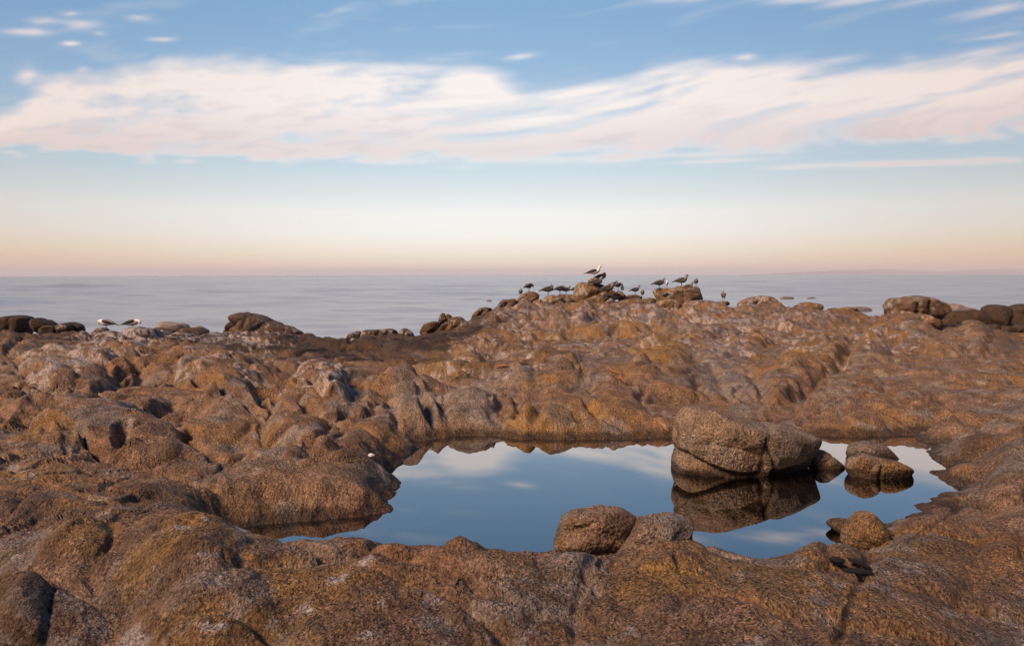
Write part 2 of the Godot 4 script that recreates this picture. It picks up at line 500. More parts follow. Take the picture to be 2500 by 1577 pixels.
func solve_tps() -> void:
	land_points()
	var n := land_px.size()
	for p: Vector3 in land_px:
		tps_p.append(Vector2(p.x / -p.z * 2.2, log(-p.z)))
	var m := n + 3
	var a := []
	for i in m:
		var row := PackedFloat64Array()
		row.resize(m + 1)
		a.append(row)
	for i in n:
		for j in n:
			a[i][j] = tps_kernel(tps_p[i].distance_squared_to(tps_p[j])) + (0.004 if i == j else 0.0)
		a[i][n] = 1.0; a[i][n + 1] = tps_p[i].x; a[i][n + 2] = tps_p[i].y
		a[n][i] = 1.0; a[n + 1][i] = tps_p[i].x; a[n + 2][i] = tps_p[i].y
		a[i][m] = land_px[i].y
	for k in m:
		var best := k
		for i in range(k + 1, m):
			if absf(a[i][k]) > absf(a[best][k]): best = i
		var t: PackedFloat64Array = a[k]
		a[k] = a[best]
		a[best] = t
		var rk: PackedFloat64Array = a[k]
		for i in range(k + 1, m):
			var f: float = a[i][k] / rk[k]
			if f != 0.0:
				var ri: PackedFloat64Array = a[i]
				for j in range(k, m + 1):
					ri[j] -= f * rk[j]
				a[i] = ri
	tps_w.resize(m)
	for i in range(m - 1, -1, -1):
		var s: float = a[i][m]
		for j in range(i + 1, m):
			s -= a[i][j] * tps_w[j]
		tps_w[i] = s / a[i][i]
	var rows := {}
	spread(func(j: int) -> void:
		var out := PackedFloat32Array()
		out.resize(CS)
		var q := lerpf(q0, q1, j / float(CR - 1))
		for i in CS:
			var p := Vector2(lerpf(-SMAX, SMAX, i / float(CS - 1)) * 2.2, q)
			var y := tps_w[n] + tps_w[n + 1] * p.x + tps_w[n + 2] * p.y
			for k in n:
				y += tps_w[k] * tps_kernel(p.distance_squared_to(tps_p[k]))
			out[i] = y
		mutex.lock()
		rows[j] = out
		mutex.unlock(), CR)
	for j in CR:
		coarse.append_array(rows[j])

func land(s: float, q: float) -> float:
	var x := clampf((s + SMAX) / (2.0 * SMAX), 0.0, 1.0) * (CS - 1)
	var y := clampf((q - q0) / (q1 - q0), 0.0, 1.0) * (CR - 1)
	var i := mini(int(x), CS - 2)
	var j := mini(int(y), CR - 2)
	var fx := x - i
	var fy := y - j
	var k := j * CS + i
	return lerpf(lerpf(coarse[k], coarse[k + 1], fx), lerpf(coarse[k + CS], coarse[k + CS + 1], fx), fy)

func land_cut(s: float, q: float) -> float:       # with the pool's floor
	var d := exp(q)
	var y := land(s, q)
	var sd := pool_dist(s * d, -d)
	return -0.3 if sd < -0.1 else y

func cast(u: float, v: float, fine := false) -> Vector3:   # where the sight line through a pixel meets the land
	var r := ray(u, v)
	var q := log(2.0)
	var last := q
	while q < q1:
		var d := exp(q)
		var y := final_height(r.x, q) if fine else maxf(land_cut(r.x, q), -0.02)
		if EYE + r.y * d <= y:
			break
		last = q
		q += 0.006
	var dd := exp((q + last) * 0.5)
	return Vector3(r.x * dd, EYE + r.y * dd, -dd)

func final_height(s: float, q: float) -> float:
	var x := clampf((s + SMAX) / (2.0 * SMAX) * (NS - 1) * 0.5, 0.0, HS - 1.001)
	var y := clampf((q - q0) / (q1 - q0) * (NR - 1) * 0.5, 0.0, HR - 1.001)
	var i := int(x)
	var j := int(y)
	return lerpf(lerpf(final_y[j * HS + i], final_y[j * HS + i + 1], x - i), lerpf(final_y[(j + 1) * HS + i], final_y[(j + 1) * HS + i + 1], x - i), y - j)

func pool_outline() -> void:
	for p in [[560, 1290], [640, 1280], [720, 1275], [800, 1268], [880, 1262], [940, 1252], [962, 1238], [955, 1222], [972, 1200], [978, 1186], [966, 1165], [950, 1148], [972, 1140], [985, 1128], [965, 1120], [985, 1112], [1018, 1104], [1028, 1092], [1012, 1082], [1045, 1074], [1100, 1068], [1150, 1064], [1215, 1066], [1260, 1074], [1400, 1076], [1520, 1074], [1640, 1070], [1800, 1068], [1950, 1066], [2010, 1068], [2090, 1070], [2170, 1068], [2215, 1064], [2232, 1074], [2275, 1084], [2310, 1090], [2262, 1100], [2268, 1118], [2300, 1134], [2330, 1142], [2290, 1150], [2272, 1158], [2290, 1172], [2320, 1186], [2360, 1192], [2310, 1204], [2262, 1218], [2262, 1222], [2225, 1236], [2240, 1246], [2220, 1256], [2190, 1264], [2205, 1274], [2150, 1284], [2090, 1330], [2060, 1395], [1940, 1425], [1800, 1440], [1650, 1420], [1400, 1440], [1200, 1440], [1000, 1425], [800, 1400], [640, 1390], [560, 1345]]:
		var w := on_level(p[0], p[1], 0.0)
		pool.append(Vector2(w.x, w.z))
	pool_s.resize(pool_w * pool_h)
	for j in pool_h:
		for i in pool_w:
			var p := pool_min + Vector2(i, j) * PSN
			var best := 1e9
			for k in pool.size():
				var a := pool[k]
				var b := pool[(k + 1) % pool.size()]
				best = minf(best, p.distance_squared_to(Geometry2D.get_closest_point_to_segment(p, a, b)))
			pool_s[j * pool_w + i] = sqrt(best) * (-1.0 if Geometry2D.is_point_in_polygon(p, pool) else 1.0)

func pool_dist(x: float, z: float) -> float:
	var fx := (x - pool_min.x) / PSN
	var fy := (z - pool_min.y) / PSN
	if fx < 0.0 or fy < 0.0 or fx >= pool_w - 1 or fy >= pool_h - 1: return 9.0
	var i := int(fx)
	var j := int(fy)
	fx -= i
	fy -= j
	var k := j * pool_w + i
	return lerpf(lerpf(pool_s[k], pool_s[k + 1], fx), lerpf(pool_s[k + pool_w], pool_s[k + pool_w + 1], fx), fy)

# a traced oval on the land: adds a rounded lump, or a share of a colour
func oval(arr: PackedFloat32Array, u: float, v: float, hw: float, hh: float, rot: float, amount: float, power: float, cap := 9.0) -> void:
	var a := cast(u, minf(v + hh, 1576.0))
	var c := cast(u, v)
	var b := cast(u, v - hh)
	var qc := log(-c.z)
	var qa := minf(log(-a.z), qc - 0.01)
	var qb := maxf(log(-b.z), qc + 0.01)
	if v + hh > 1576.0: qa = qc - (qb - qc)
	qb = minf(qb, qc + 2.2 * (qc - qa))
	var s := c.x / -c.z
	var ext := maxf(hw, hh) * 1.3 / F
	var gain := amount * (lerpf(0.85, 1.35, sstep(7.0, 13.0, exp(qc))) if cap > 1.0 else 1.0)
	var sin_r := sin(deg_to_rad(rot))
	var cos_r := cos(deg_to_rad(rot))
	var grow := 1.0 + absf(sin_r) * maxf(hw / hh - 1.0, 0.0)
	var i0 := clampi(int((s - ext + SMAX) / (2 * SMAX) * (NS - 1)), 0, NS - 1)
	var i1 := clampi(int((s + ext + SMAX) / (2 * SMAX) * (NS - 1)) + 1, 0, NS - 1)
	var j0 := clampi(int((qc - (qc - qa) * grow * 1.3 - q0) / (q1 - q0) * (NR - 1)), 0, NR - 1)
	var j1 := clampi(int((qc + (qb - qc) * grow * 1.3 - q0) / (q1 - q0) * (NR - 1)) + 1, 0, NR - 1)
	for j in range(j0, j1 + 1):
		var q := lerpf(q0, q1, j / float(NR - 1))
		var d := exp(q)
		var dv := (qc - q) / ((qc - qa) if q < qc else (qb - qc)) * hh
		for i in range(i0, i1 + 1):
			var ss := lerpf(-SMAX, SMAX, i / float(NS - 1))
			var du := (ss - s) * F
			var x := (du * cos_r + dv * sin_r) / hw
			var y := (-du * sin_r + dv * cos_r) / hh
			if absf(x) > 1.35 or absf(y) > 1.35: continue
			var r2 := pow(absf(x * x * x) + absf(y * y * y), 0.667)
			r2 += n_warp.get_noise_2d(ss * d * 0.8 + 50.0, d * 0.8) * 0.75 + n_warp.get_noise_2d(ss * d * 2.4 + 9.0, d * 2.4) * 0.15
			var k := j * NS + i
			if cap > 1.0:
				var r := sqrt(maxf(r2, 0.0))
				if r < 1.12:
					arr[k] += gain * (pow(maxf(0.0, 1.0 - r2), 0.7) * 0.95 if r < 1.0 else 0.0) - gain * 0.40 * exp(-pow((r - 1.02) / 0.06, 2.0)) * sstep(-0.15, 0.25, n_warp.get_noise_2d(ss * d * 0.5, d * 0.5 + 80.0))
				continue
			if r2 >= 1.0: continue
			arr[k] = minf(cap, arr[k] + gain * pow(1.0 - maxf(r2, 0.0), power))

func crack(points: Array, width: float, depth: float) -> void:
	var w := PackedVector2Array()
	for p: Array in points:
		var c := cast(p[0], p[1])
		w.append(Vector2(c.x, c.z))
	for k in w.size() - 1:
		var a := w[k]
		var b := w[k + 1]
		var q_lo := log(-maxf(a.y, b.y) - width * 3.0)
		var q_hi := log(-minf(a.y, b.y) + width * 3.0)
		var j0 := clampi(int((q_lo - q0) / (q1 - q0) * (NR - 1)), 0, NR - 1)
		var j1 := clampi(int((q_hi - q0) / (q1 - q0) * (NR - 1)) + 1, 0, NR - 1)
		for j in range(j0, j1 + 1):
			var d := exp(lerpf(q0, q1, j / float(NR - 1)))
			var x_lo := (minf(a.x, b.x) - width * 3.0) / d
			var x_hi := (maxf(a.x, b.x) + width * 3.0) / d
			var i0 := clampi(int((x_lo + SMAX) / (2 * SMAX) * (NS - 1)), 0, NS - 1)
			var i1 := clampi(int((x_hi + SMAX) / (2 * SMAX) * (NS - 1)) + 1, 0, NS - 1)
			for i in range(i0, i1 + 1):
				var p := Vector2(lerpf(-SMAX, SMAX, i / float(NS - 1)) * d, -d)
				p.x += n_warp.get_noise_2d(p.x * 2.0, p.y * 2.0) * width * 1.6
				var r := p.distance_to(Geometry2D.get_closest_point_to_segment(p, a, b)) / width
				if r < 2.5:
					var kk := j * NS + i
					grid_h[kk] = minf(grid_h[kk], lerpf(-depth, grid_h[kk], sstep(0.35, 2.5, r)))

const LUMPS := [[1250, 755, 60, 16, -12, .08], [1340, 748, 100, 14, 0, .08], [1480, 758, 140, 18, 0, .09], [1640, 758, 120, 14, 0, .08], [1800, 756, 100, 12, 0, .08], [1990, 768, 110, 12, 0, .09], [2200, 776, 80, 12, 0, .08], [270, 843, 85, 32, 0, .09], [157, 902, 112, 40, 5, .16], [115, 937, 72, 28, 0, .10], [520, 906, 148, 42, 8, .16], [575, 950, 100, 20, 10, .06], [60, 1000, 65, 45, 0, .10], [270, 1030, 160, 75, 0, .12], [520, 1000, 90, 45, 0, .08], [728, 1045, 92, 42, 12, .17], [726, 1117, 42, 17, 0, .06], [790, 1215, 190, 75, 0, .12], [925, 1075, 105, 45, 15, .09], [740, 985, 70, 20, 5, .06], [790, 915, 70, 36, 15, .13], [765, 947, 65, 25, 10, .07], [1005, 975, 95, 55, 48, .14], [1143, 993, 68, 60, 20, .10], [1245, 924, 60, 18, 0, .10], [1225, 822, 75, 18, 0, .14], [1142, 872, 38, 24, 10, .12], [1325, 1018, 110, 55, 5, .11], [1517, 993, 78, 42, 5, .10], [1620, 1012, 55, 30, -8, .07], [1216, 845, 60, 14, 0, .08], [1320, 802, 58, 16, 5, .16], [1620, 924, 90, 36, 5, .11], [1352, 886, 62, 25, 0, .12], [1540, 850, 95, 14, -6, .09], [1620, 868, 75, 28, -5, .10], [1440, 800, 60, 12, 8, .12], [1400, 775, 60, 12, -5, .12], [1520, 795, 80, 12, 10, .13], [1640, 790, 62, 14, 0, .14], [1700, 815, 60, 12, -5, .10], [1790, 800, 70, 10, 0, .12], [1830, 830, 60, 14, -8, .12], [1720, 840, 50, 10, 0, .08], [1993, 858, 77, 42, -12, .12], [2120, 862, 58, 34, 0, .10], [2062, 948, 90, 26, 0, .09], [2083, 1013, 165, 40, 0, .10], [1905, 938, 70, 65, -20, .10], [2227, 975, 66, 20, 8, .08], [2210, 806, 68, 14, 10, .15], [2130, 817, 33, 14, -5, .12], [2300, 855, 52, 18, 12, .09], [2360, 800, 60, 18, 20, .10], [2400, 920, 80, 26, 12, .08], [2300, 930, 70, 18, 6, .06], [2447, 1031, 50, 17, 0, .07], [2308, 1064, 90, 20, 0, .07], [2345, 1102, 68, 30, 0, .08], [2345, 1158, 60, 26, 5, .08], [2460, 1150, 70, 70, -10, .12], [430, 1335, 210, 76, -8, .06], [40, 1500, 85, 85, 0, .10], [165, 1305, 95, 46, 0, .07], [515, 1350, 130, 42, 0, .025], [1135, 1336, 52, 20, 0, .05], [830, 1310, 32, 14, 0, .03], [1400, 1372, 86, 40, 5, .035], [1650, 1348, 100, 36, 0, .03], [1430, 1550, 60, 34, 0, .03], [1980, 1356, 48, 32, 0, .045], [2067, 1355, 52, 25, 0, .03], [2260, 1395, 115, 50, 10, .06], [2280, 1312, 105, 30, 0, .05], [2450, 1335, 55, 36, 0, .07], [2265, 1272, 85, 14, 0, .03]]

const CRACKS := [[[[2086, 803], [2083, 843], [2070, 861], [2053, 893], [2009, 916], [1974, 939], [1954, 971], [1922, 995], [1896, 1015]], .07, .16], [[[2310, 1008], [2253, 1027], [2232, 1048], [2219, 1060]], .06, .12], [[[275, 925], [250, 937], [215, 960], [200, 972]], .05, .12], [[[671, 955], [666, 986], [660, 996]], .03, .08], [[[475, 933], [560, 962], [650, 987]], .025, .05], [[[856, 907], [862, 927], [860, 950], [868, 975]], .04, .10], [[[879, 921], [882, 953], [886, 982]], .03, .08], [[[879, 910], [891, 933], [920, 956], [940, 974], [955, 1000]], .03, .08], [[[960, 956], [958, 1000], [969, 1043]], .03, .07], [[[998, 942], [1030, 988], [1053, 1023], [1080, 1052]], .035, .08], [[[186, 1084], [262, 1104], [363, 1124], [419, 1136]], .06, .07], [[[494, 1084], [581, 1110], [610, 1122]], .03, .06], [[[677, 1070], [747, 1086], [823, 1086]], .035, .08], [[[302, 1058], [291, 1095]], .03, .06], [[[107, 1008], [38, 1052], [0, 1078]], .08, .05], [[[1470, 1343], [1467, 1384]], .008, .02], [[[1438, 1398], [1461, 1440]], .01, .025], [[[1330, 1400], [1400, 1405], [1430, 1388]], .008, .015], [[[1280, 1480], [1380, 1500], [1460, 1530]], .01, .02], [[[1216, 1010], [1225, 980], [1235, 960], [1290, 945]], .03, .06], [[[1430, 980], [1440, 1000], [1470, 1020]], .03, .05], [[[1260, 975], [1268, 1010], [1255, 1030]], .02, .04], [[[1655, 1360], [1662, 1400], [1760, 1418]], .008, .015], [[[1740, 880], [1760, 930], [1790, 985]], .05, .06], [[[1820, 880], [1850, 930], [1870, 985]], .04, .06]]

# colour patches: which, column, line, half sizes, turn, strength
const PATCHES := [["o", 400, 1345, 150, 45, -15, .7], ["o", 500, 1275, 110, 20, 5, .5], ["o", 190, 1305, 100, 45, 0, .3], ["g", 520, 1395, 170, 40, -6, .75], ["g", 330, 1450, 130, 40, 0, .5], ["g", 750, 1340, 110, 35, 0, .7], ["g", 1390, 1400, 95, 60, 5, .85], ["g", 1340, 1480, 100, 30, 10, .8], ["o", 1650, 1410, 160, 40, 0, .55], ["o", 1250, 1370, 130, 30, 5, .3], ["o", 1900, 1420, 160, 40, 10, .3], ["g", 2020, 1500, 200, 40, 12, .3], ["o", 700, 1390, 50, 60, 0, .45], ["g", 1000, 985, 80, 85, 35, .75], ["g", 1140, 985, 80, 75, 0, .8], ["g", 1240, 925, 70, 20, 0, .7], ["g", 1760, 905, 70, 75, -25, .85], ["g", 1820, 960, 60, 60, -20, .6], ["g", 860, 960, 45, 50, 10, .6], ["g", 1540, 880, 90, 14, 0, .4], ["o", 1600, 868, 70, 30, 0, .5], ["o", 1500, 1000, 80, 35, 0, .3], ["o", 1350, 1040, 120, 25, 0, .25], ["o", 1080, 880, 90, 30, 0, .4], ["o", 1480, 800, 200, 18, 0, .3], ["o", 2020, 860, 90, 30, 0, .3], ["o", 650, 1180, 220, 60, 0, .1], ["g", 1700, 795, 140, 16, 0, .5], ["g", 2120, 880, 80, 25, 0, .4],
	["d", 240, 812, 380, 26, 0, .75], ["d", 560, 826, 330, 28, 4, .85], ["d", 900, 838, 240, 42, -3, .85], ["d", 1080, 815, 110, 34, -14, .75], ["d", 1190, 780, 60, 25, -25, .4], ["d", 760, 880, 130, 20, 5, .35], ["d", 1130, 900, 80, 20, 0, .35], ["d", 380, 1210, 110, 38, 0, .7], ["d", 590, 1235, 90, 34, 0, .6], ["d", 420, 1110, 40, 25, 0, .55], ["d", 880, 1130, 60, 50, 20, .5], ["d", 2400, 800, 120, 30, 20, .4], ["d", 60, 1240, 90, 40, 0, .5], ["d", 2370, 1345, 130, 30, 0, .5], ["d", 2430, 1130, 120, 60, 0, .35], ["d", 60, 1500, 90, 60, 0, .4], ["d", 2330, 1110, 90, 30, 0, .35],
	["w", 270, 835, 90, 26, 0, .75], ["w", 150, 885, 110, 22, 5, .55], ["w", 100, 925, 70, 14, 0, .5], ["w", 540, 905, 110, 22, 8, .45], ["w", 790, 900, 60, 22, 15, .8], ["w", 770, 935, 60, 14, 8, .65], ["w", 1100, 900, 50, 16, 0, .3], ["w", 1330, 790, 90, 14, 0, .55], ["w", 1450, 760, 260, 26, 0, .5], ["w", 1700, 775, 180, 18, 0, .6], ["w", 1900, 780, 160, 26, 0, .45], ["w", 1250, 860, 120, 30, 0, .35], ["w", 1550, 830, 220, 26, 0, .35], ["w", 2050, 850, 140, 40, 0, .25], ["w", 2250, 840, 120, 30, 0, .25], ["w", 420, 815, 180, 20, 0, .5], ["w", 600, 820, 100, 20, 5, .35], ["w", 1250, 915, 60, 14, 0, .5], ["w", 1780, 860, 70, 25, -20, .5], ["w", 45, 1142, 24, 14, 0, .7], ["w", 290, 1000, 40, 14, 0, .45], ["w", 430, 1330, 34, 10, 0, .9], ["w", 440, 1300, 26, 7, 0, .6], ["w", 610, 1352, 30, 10, 0, .8], ["w", 275, 1430, 24, 16, 0, .9], ["w", 320, 1545, 42, 26, -20, .95], ["w", 25, 1352, 34, 8, 0, .7], ["w", 520, 1288, 26, 5, 15, .6], ["w", 585, 1285, 18, 4, 15, .8], ["w", 880, 1360, 30, 6, -8, .7], ["w", 935, 1468, 16, 8, -15, 1.0], ["w", 972, 1482, 16, 9, 0, 1.0], ["w", 1080, 1470, 20, 8, 0, 1.0], ["w", 748, 1476, 18, 6, 10, .9], ["w", 825, 1408, 26, 6, 0, .7], ["w", 1480, 1398, 24, 7, 15, .9], ["w", 1205, 1376, 22, 7, 10, .7], ["w", 920, 1530, 40, 12, -20, .6], ["w", 2070, 1520, 20, 4, 20, .8], ["w", 520, 1520, 34, 7, 0, .7]]

# jointed blocks: a jittered lattice whose cells are slabs, each at its own level and tilt
const BN := 160
var block_a := PackedFloat32Array()
var block_b := PackedFloat32Array()

func make_blocks(sd: int) -> PackedFloat32Array:
	var rng := RandomNumberGenerator.new()
	rng.seed = sd
	var out := PackedFloat32Array()
	out.resize(BN * BN * 5)
	for k in BN * BN:
		out[k * 5] = rng.randf_range(0.08, 0.92)
		out[k * 5 + 1] = rng.randf_range(0.08, 0.92)
		out[k * 5 + 2] = rng.randf_range(-1.0, 1.0)
		out[k * 5 + 3] = rng.randfn(0.0, 1.5)
		out[k * 5 + 4] = rng.randfn(0.5, 1.5)
	return out

func blocks(t: PackedFloat32Array, gx: float, gz: float, soft: float) -> Vector2:   # (height, how far from the joint)
	var cx := int(floor(gx))
	var cz := int(floor(gz))
	var f1 := 1e9
	var f2 := 1e9
	var h1 := 0.0
	var h2 := 0.0
	for j in range(cz - 1, cz + 2):
		for i in range(cx - 1, cx + 2):
			var k := (posmod(j, BN) * BN + posmod(i, BN)) * 5
			var dx := gx - i - t[k]
			var dz := gz - j - t[k + 1]
			var d := dx * dx + dz * dz
			if d < f2:
				var h := t[k + 2] + t[k + 3] * dx + t[k + 4] * dz
				if d < f1:
					f2 = f1; h2 = h1
					f1 = d; h1 = h
				else:
					f2 = d; h2 = h
	var gap := sqrt(f2) - sqrt(f1)
	return Vector2(lerpf(h2, h1, 0.5 + 0.5 * sstep(0.0, soft, gap)), gap)

func wavy(x: float, z: float, d: float) -> float:
	# what the granite does between the traced lumps
	var near := sstep(2.6, 6.0, d)
	var far := sstep(9.0, 20.0, d)
	var wx := x + n_warp.get_noise_2d(x, z) * 0.20 + n_fine.get_noise_2d(x * 0.6, z * 0.6) * 0.018
	var wz := z + n_warp.get_noise_2d(x + 70.0, z) * 0.20
	var h := n_big.get_noise_2d(x, z) * lerpf(0.05, 0.11, near) * lerpf(1.0, 1.4, far)
	# long slabs; the right-hand ledge is worn smoother than the left
	var rough := 1.0 - 0.68 * sstep(0.5, 2.5, x) * sstep(18.0, 13.0, d) * near
	var k := blocks(block_a, (wx * 0.89 + wz * 0.45) * 0.47, (wz * 0.89 - wx * 0.45) * 0.66, 0.07 + 0.007 * d)
	h += k.x * lerpf(0.016, 0.052, near) * lerpf(1.0, 1.4, far) * rough
	h -= exp(-k.y * minf(28.0, 140.0 / d)) * sstep(-0.1, 0.25, n_big.get_noise_2d(x * 1.3 + 11.0, z * 1.3 - 25.0)) * lerpf(0.05, 0.17, near) * rough
	# long fractures running across everything
	var wide := minf(36.0, 170.0 / d)
	var c1 := absf(n_crack.get_noise_2d((x * 0.80 + z * 0.60) * 0.45, z * 0.80 - x * 0.60)) * wide
	var c2 := absf(n_crack.get_noise_2d((x * 0.55 - z * 0.84) * 0.5 + 60.0, (z * 0.55 + x * 0.84) * 1.1)) * wide
	h -= (exp(-c1 * c1) + 0.7 * exp(-c2 * c2)) * lerpf(0.05, 0.14, near) * lerpf(0.4, 1.0, rough)
	# smaller pieces within them, here and there
	var mask := sstep(0.02, 0.35, n_big.get_noise_2d(x * 1.7 + 40.0, z * 1.7))
	if mask > 0.0:
		k = blocks(block_b, (wx * 0.80 - wz * 0.60) * 1.9, (wz * 0.80 + wx * 0.60) * 2.5, 0.22)
		h += (k.x * lerpf(0.010, 0.022, near) - exp(-k.y * minf(11.0, 60.0 / d)) * lerpf(0.014, 0.06, near)) * mask * lerpf(1.0, 1.6, far) * rough
	h += n_rough.get_noise_2d(x * 0.6, z * 0.5) * lerpf(0.018, 0.007, near)
	return h

func land_y(i: int, r: float) -> float:      # column of the even grid, fractional row
	var s := lerpf(-SMAX, SMAX, i / float(NS - 1))
	var q := lerpf(q0, q1, r / float(NR - 1))
	var d := exp(q)
	var x := s * d
	var k := mini(int(r), NR - 2)
	var y := land(s, q) + lerpf(grid_h[k * NS + i], grid_h[(k + 1) * NS + i], r - k) - lerpf(0.04, 0.09, sstep(-0.12, -0.02, s)) * sstep(11.0, 19.0, d)
	var sd := pool_dist(x, -d)
	if sd >= 1.2: return y + wavy(x, -d, d)
	sd += n_rough.get_noise_2d(x * 0.6, d * 0.6) * 0.05 + n_rough.get_noise_2d(x * 2.2, d * 2.2 + 30.0) * 0.012
	if sd < 0.0:
		return maxf(-0.55, sd * 0.8 - 0.01) + n_ridge.get_noise_2d(x, d) * 0.05 * sstep(0.0, -0.4, sd)
	y = lerpf(sd * 0.5, maxf(y, 0.03) + wavy(x, -d, d) * sstep(0.02, 0.55, sd), sstep(0.0, 0.30, sd))
	return maxf(y, 0.004 + sd * 0.12)

const HS := 460
const HR := 350

func build_land() -> void:
	block_a = make_blocks(71)
	block_b = make_blocks(72)
	pool_outline()
	solve_tps()
	grid_h.resize(NS * NR)
	c_grey.resize(NS * NR)
	c_ochre.resize(NS * NR)
	c_dark.resize(NS * NR)
	c_white.resize(NS * NR)
	for l: Array in LUMPS:
		oval(grid_h, l[0], l[1], l[2], l[3], l[4], l[5] * 1.1, 0.8)
	for c: Array in CRACKS:
		crack(c[0], c[1], c[2])
	# joints are worn, not knife cuts
	var sharp := grid_h.duplicate()
	for k in range(NS + 1, NS * NR - NS - 1):
		grid_h[k] = sharp[k] * 0.36 + (sharp[k - 1] + sharp[k + 1] + sharp[k - NS] + sharp[k + NS]) * 0.16
	for p: Array in PATCHES:
		var arr: PackedFloat32Array = {"g": c_grey, "o": c_ochre, "d": c_dark, "w": c_white}[p[0]]
		var big := 1.25 if p[0] == "w" else 1.0      # their edges fade into the noise
		oval(arr, p[1], p[2], p[3] * big, p[4] * big, p[5], minf(p[6] * (1.15 if p[3] < 50 else 1.05 if p[1] < 1000 else 0.8), 1.0) if p[0] == "w" else p[6], 0.6, 1.0)
		match p[0]:
			"g": c_grey = arr
			"o": c_ochre = arr
			"d": c_dark = arr
			"w": c_white = arr
	print("traced ", Time.get_ticks_msec())
	# first a coarser grid: it tells where the rock is steep, and small things are set down on it
	var rows := {}
	spread(func(j: int) -> void:
		var out := PackedFloat32Array()
		out.resize(HS)
		for i in HS: out[i] = land_y(i * 2, j * 2.0)
		mutex.lock()
		rows[j] = out
		mutex.unlock(), HR)
	for j in HR:
		final_y.append_array(rows[j])
	rows.clear()
	# the rows of each column move together where the rock is steep, so that steep sides are as finely divided as flat ones
	var where := []
	for i in HS:
		var cum := PackedFloat32Array()
		cum.resize(HR)
		var total := 0.0
		var last := D0
		for j in range(1, HR):
			var d := exp(lerpf(q0, q1, j * 2.0 / float(NR - 1)))
			var dd := (d - last) * 0.5
			var dy := final_y[j * HS + i] - final_y[(j - 1) * HS + i]
			total += minf(sqrt(dd * dd + dy * dy) / d, 0.06)
			cum[j] = total
			last = d
		var out := PackedFloat32Array()
		out.resize(NR)
		var at_j := 0
		for j in NR:
			var want := total * j / float(NR - 1)
			while at_j < HR - 2 and cum[at_j + 1] < want: at_j += 1
			var f := clampf((want - cum[at_j]) / maxf(cum[at_j + 1] - cum[at_j], 1e-7), 0.0, 1.0)
			out[j] = lerpf(j, (at_j + f) * 2.0, 0.7)
		where.append(out)
	var picked := PackedFloat32Array()      # row number in the even grid of each new vertex
	var flat := PackedVector3Array()
	spread(func(j: int) -> void:
		var out := PackedVector3Array()
		out.resize(NS)
		var num := PackedFloat32Array()
		num.resize(NS)
		for i in NS:
			var h := i * 0.5
			var r := 0.0
			for t in [-4, -3, -2, -1, 0, 1, 2, 3, 4]:
				var x := clampf(h + t, 0.0, HS - 1.001)
				var k := int(x)
				r += lerpf(where[k][j], where[k + 1][j], x - k) * (5.0 - absf(t)) / 25.0
			r = clampf(r, 0.0, NR - 1.001)
			var d := exp(lerpf(q0, q1, r / float(NR - 1)))
			num[i] = r
			out[i] = Vector3(lerpf(-SMAX, SMAX, i / float(NS - 1)) * d, land_y(i, r), -d)
		mutex.lock()
		rows[j] = [out, num]
		mutex.unlock(), NR)
	for j in NR:
		flat.append_array(rows[j][0])
		picked.append_array(rows[j][1])
	rows.clear()
	print("rows ", Time.get_ticks_msec())
	# push the surface in and out along its normal, so that steep sides are rough too
	spread(func(j: int) -> void:
		var out := PackedVector3Array()
		out.resize(NS)
		for i in NS:
			var p := flat[j * NS + i]
			var d := -p.z
			var amp := clampf(0.007 + d * 0.0006, 0.0, 0.018)
			var amp2 := 0.0045 * sstep(8.0, 3.0, d)
			var tx := flat[j * NS + mini(i + 1, NS - 1)] - flat[j * NS + maxi(i - 1, 0)]
			var tz := flat[mini(j + 1, NR - 1) * NS + i] - flat[maxi(j - 1, 0) * NS + i]
			var n := tx.cross(tz).normalized()
			if n.y < 0.85:      # steep: ease out the teeth left between neighbouring columns
				p = (p * 3.0 + (flat[j * NS + mini(i + 1, NS - 1)] + flat[j * NS + maxi(i - 1, 0)]) * 2.0 + flat[j * NS + mini(i + 2, NS - 1)] + flat[j * NS + maxi(i - 2, 0)]) / 9.0
				d = -p.z
			var k := n_rough.get_noise_3dv(p) * amp
			if amp2 > 0.0: k += n_pit.get_noise_3dv(p) * amp2
			k -= n_ridge.get_noise_3dv(p * 0.9) * amp * 1.8
			out[i] = p + n * k
		mutex.lock()
		rows[j] = out
		mutex.unlock(), NR)
	var v := PackedVector3Array()
	for j in NR:
		v.append_array(rows[j])
	rows.clear()
	spread(func(j: int) -> void:
		var ns := PackedVector3Array()
		ns.resize(NS)
		var cs := PackedColorArray()
		cs.resize(NS)
		for i in NS:
			var k := j * NS + i
			var tx := v[j * NS + mini(i + 1, NS - 1)] - v[j * NS + maxi(i - 1, 0)]
			var tz := v[mini(j + 1, NR - 1) * NS + i] - v[maxi(j - 1, 0) * NS + i]
			var n := tx.cross(tz).normalized()
			ns[i] = n
			var p := v[k]
			var wet := 0.0
			var sd := pool_dist(p.x, p.z)
			if sd < 0.6:      # the black tide mark of algae along the waterline
				var line := 0.055 + n_cold.get_noise_2d(p.x * 0.8, p.z * 0.8) * 0.035
				wet = sstep(line + 0.02, line - 0.015, p.y) * 0.85
			k = mini(int(picked[k] + 0.5), NR - 1) * NS + i
			cs[i] = rock_color(p, n.y, c_grey[k], c_ochre[k], maxf(c_dark[k], wet), c_white[k])
		mutex.lock()
		rows[j] = [ns, cs]
		mutex.unlock(), NR)
	var nn := PackedVector3Array()
	var cc := PackedColorArray()
	for j in NR:
		nn.append_array(rows[j][0])
		cc.append_array(rows[j][1])
	var o := instance(mesh_of(v, nn, cc, grid_index(NS, NR)), "bedrock", rock_mat)
	tag(o, "brown jointed granite ledges round the tide pool", "rock", "", "structure")

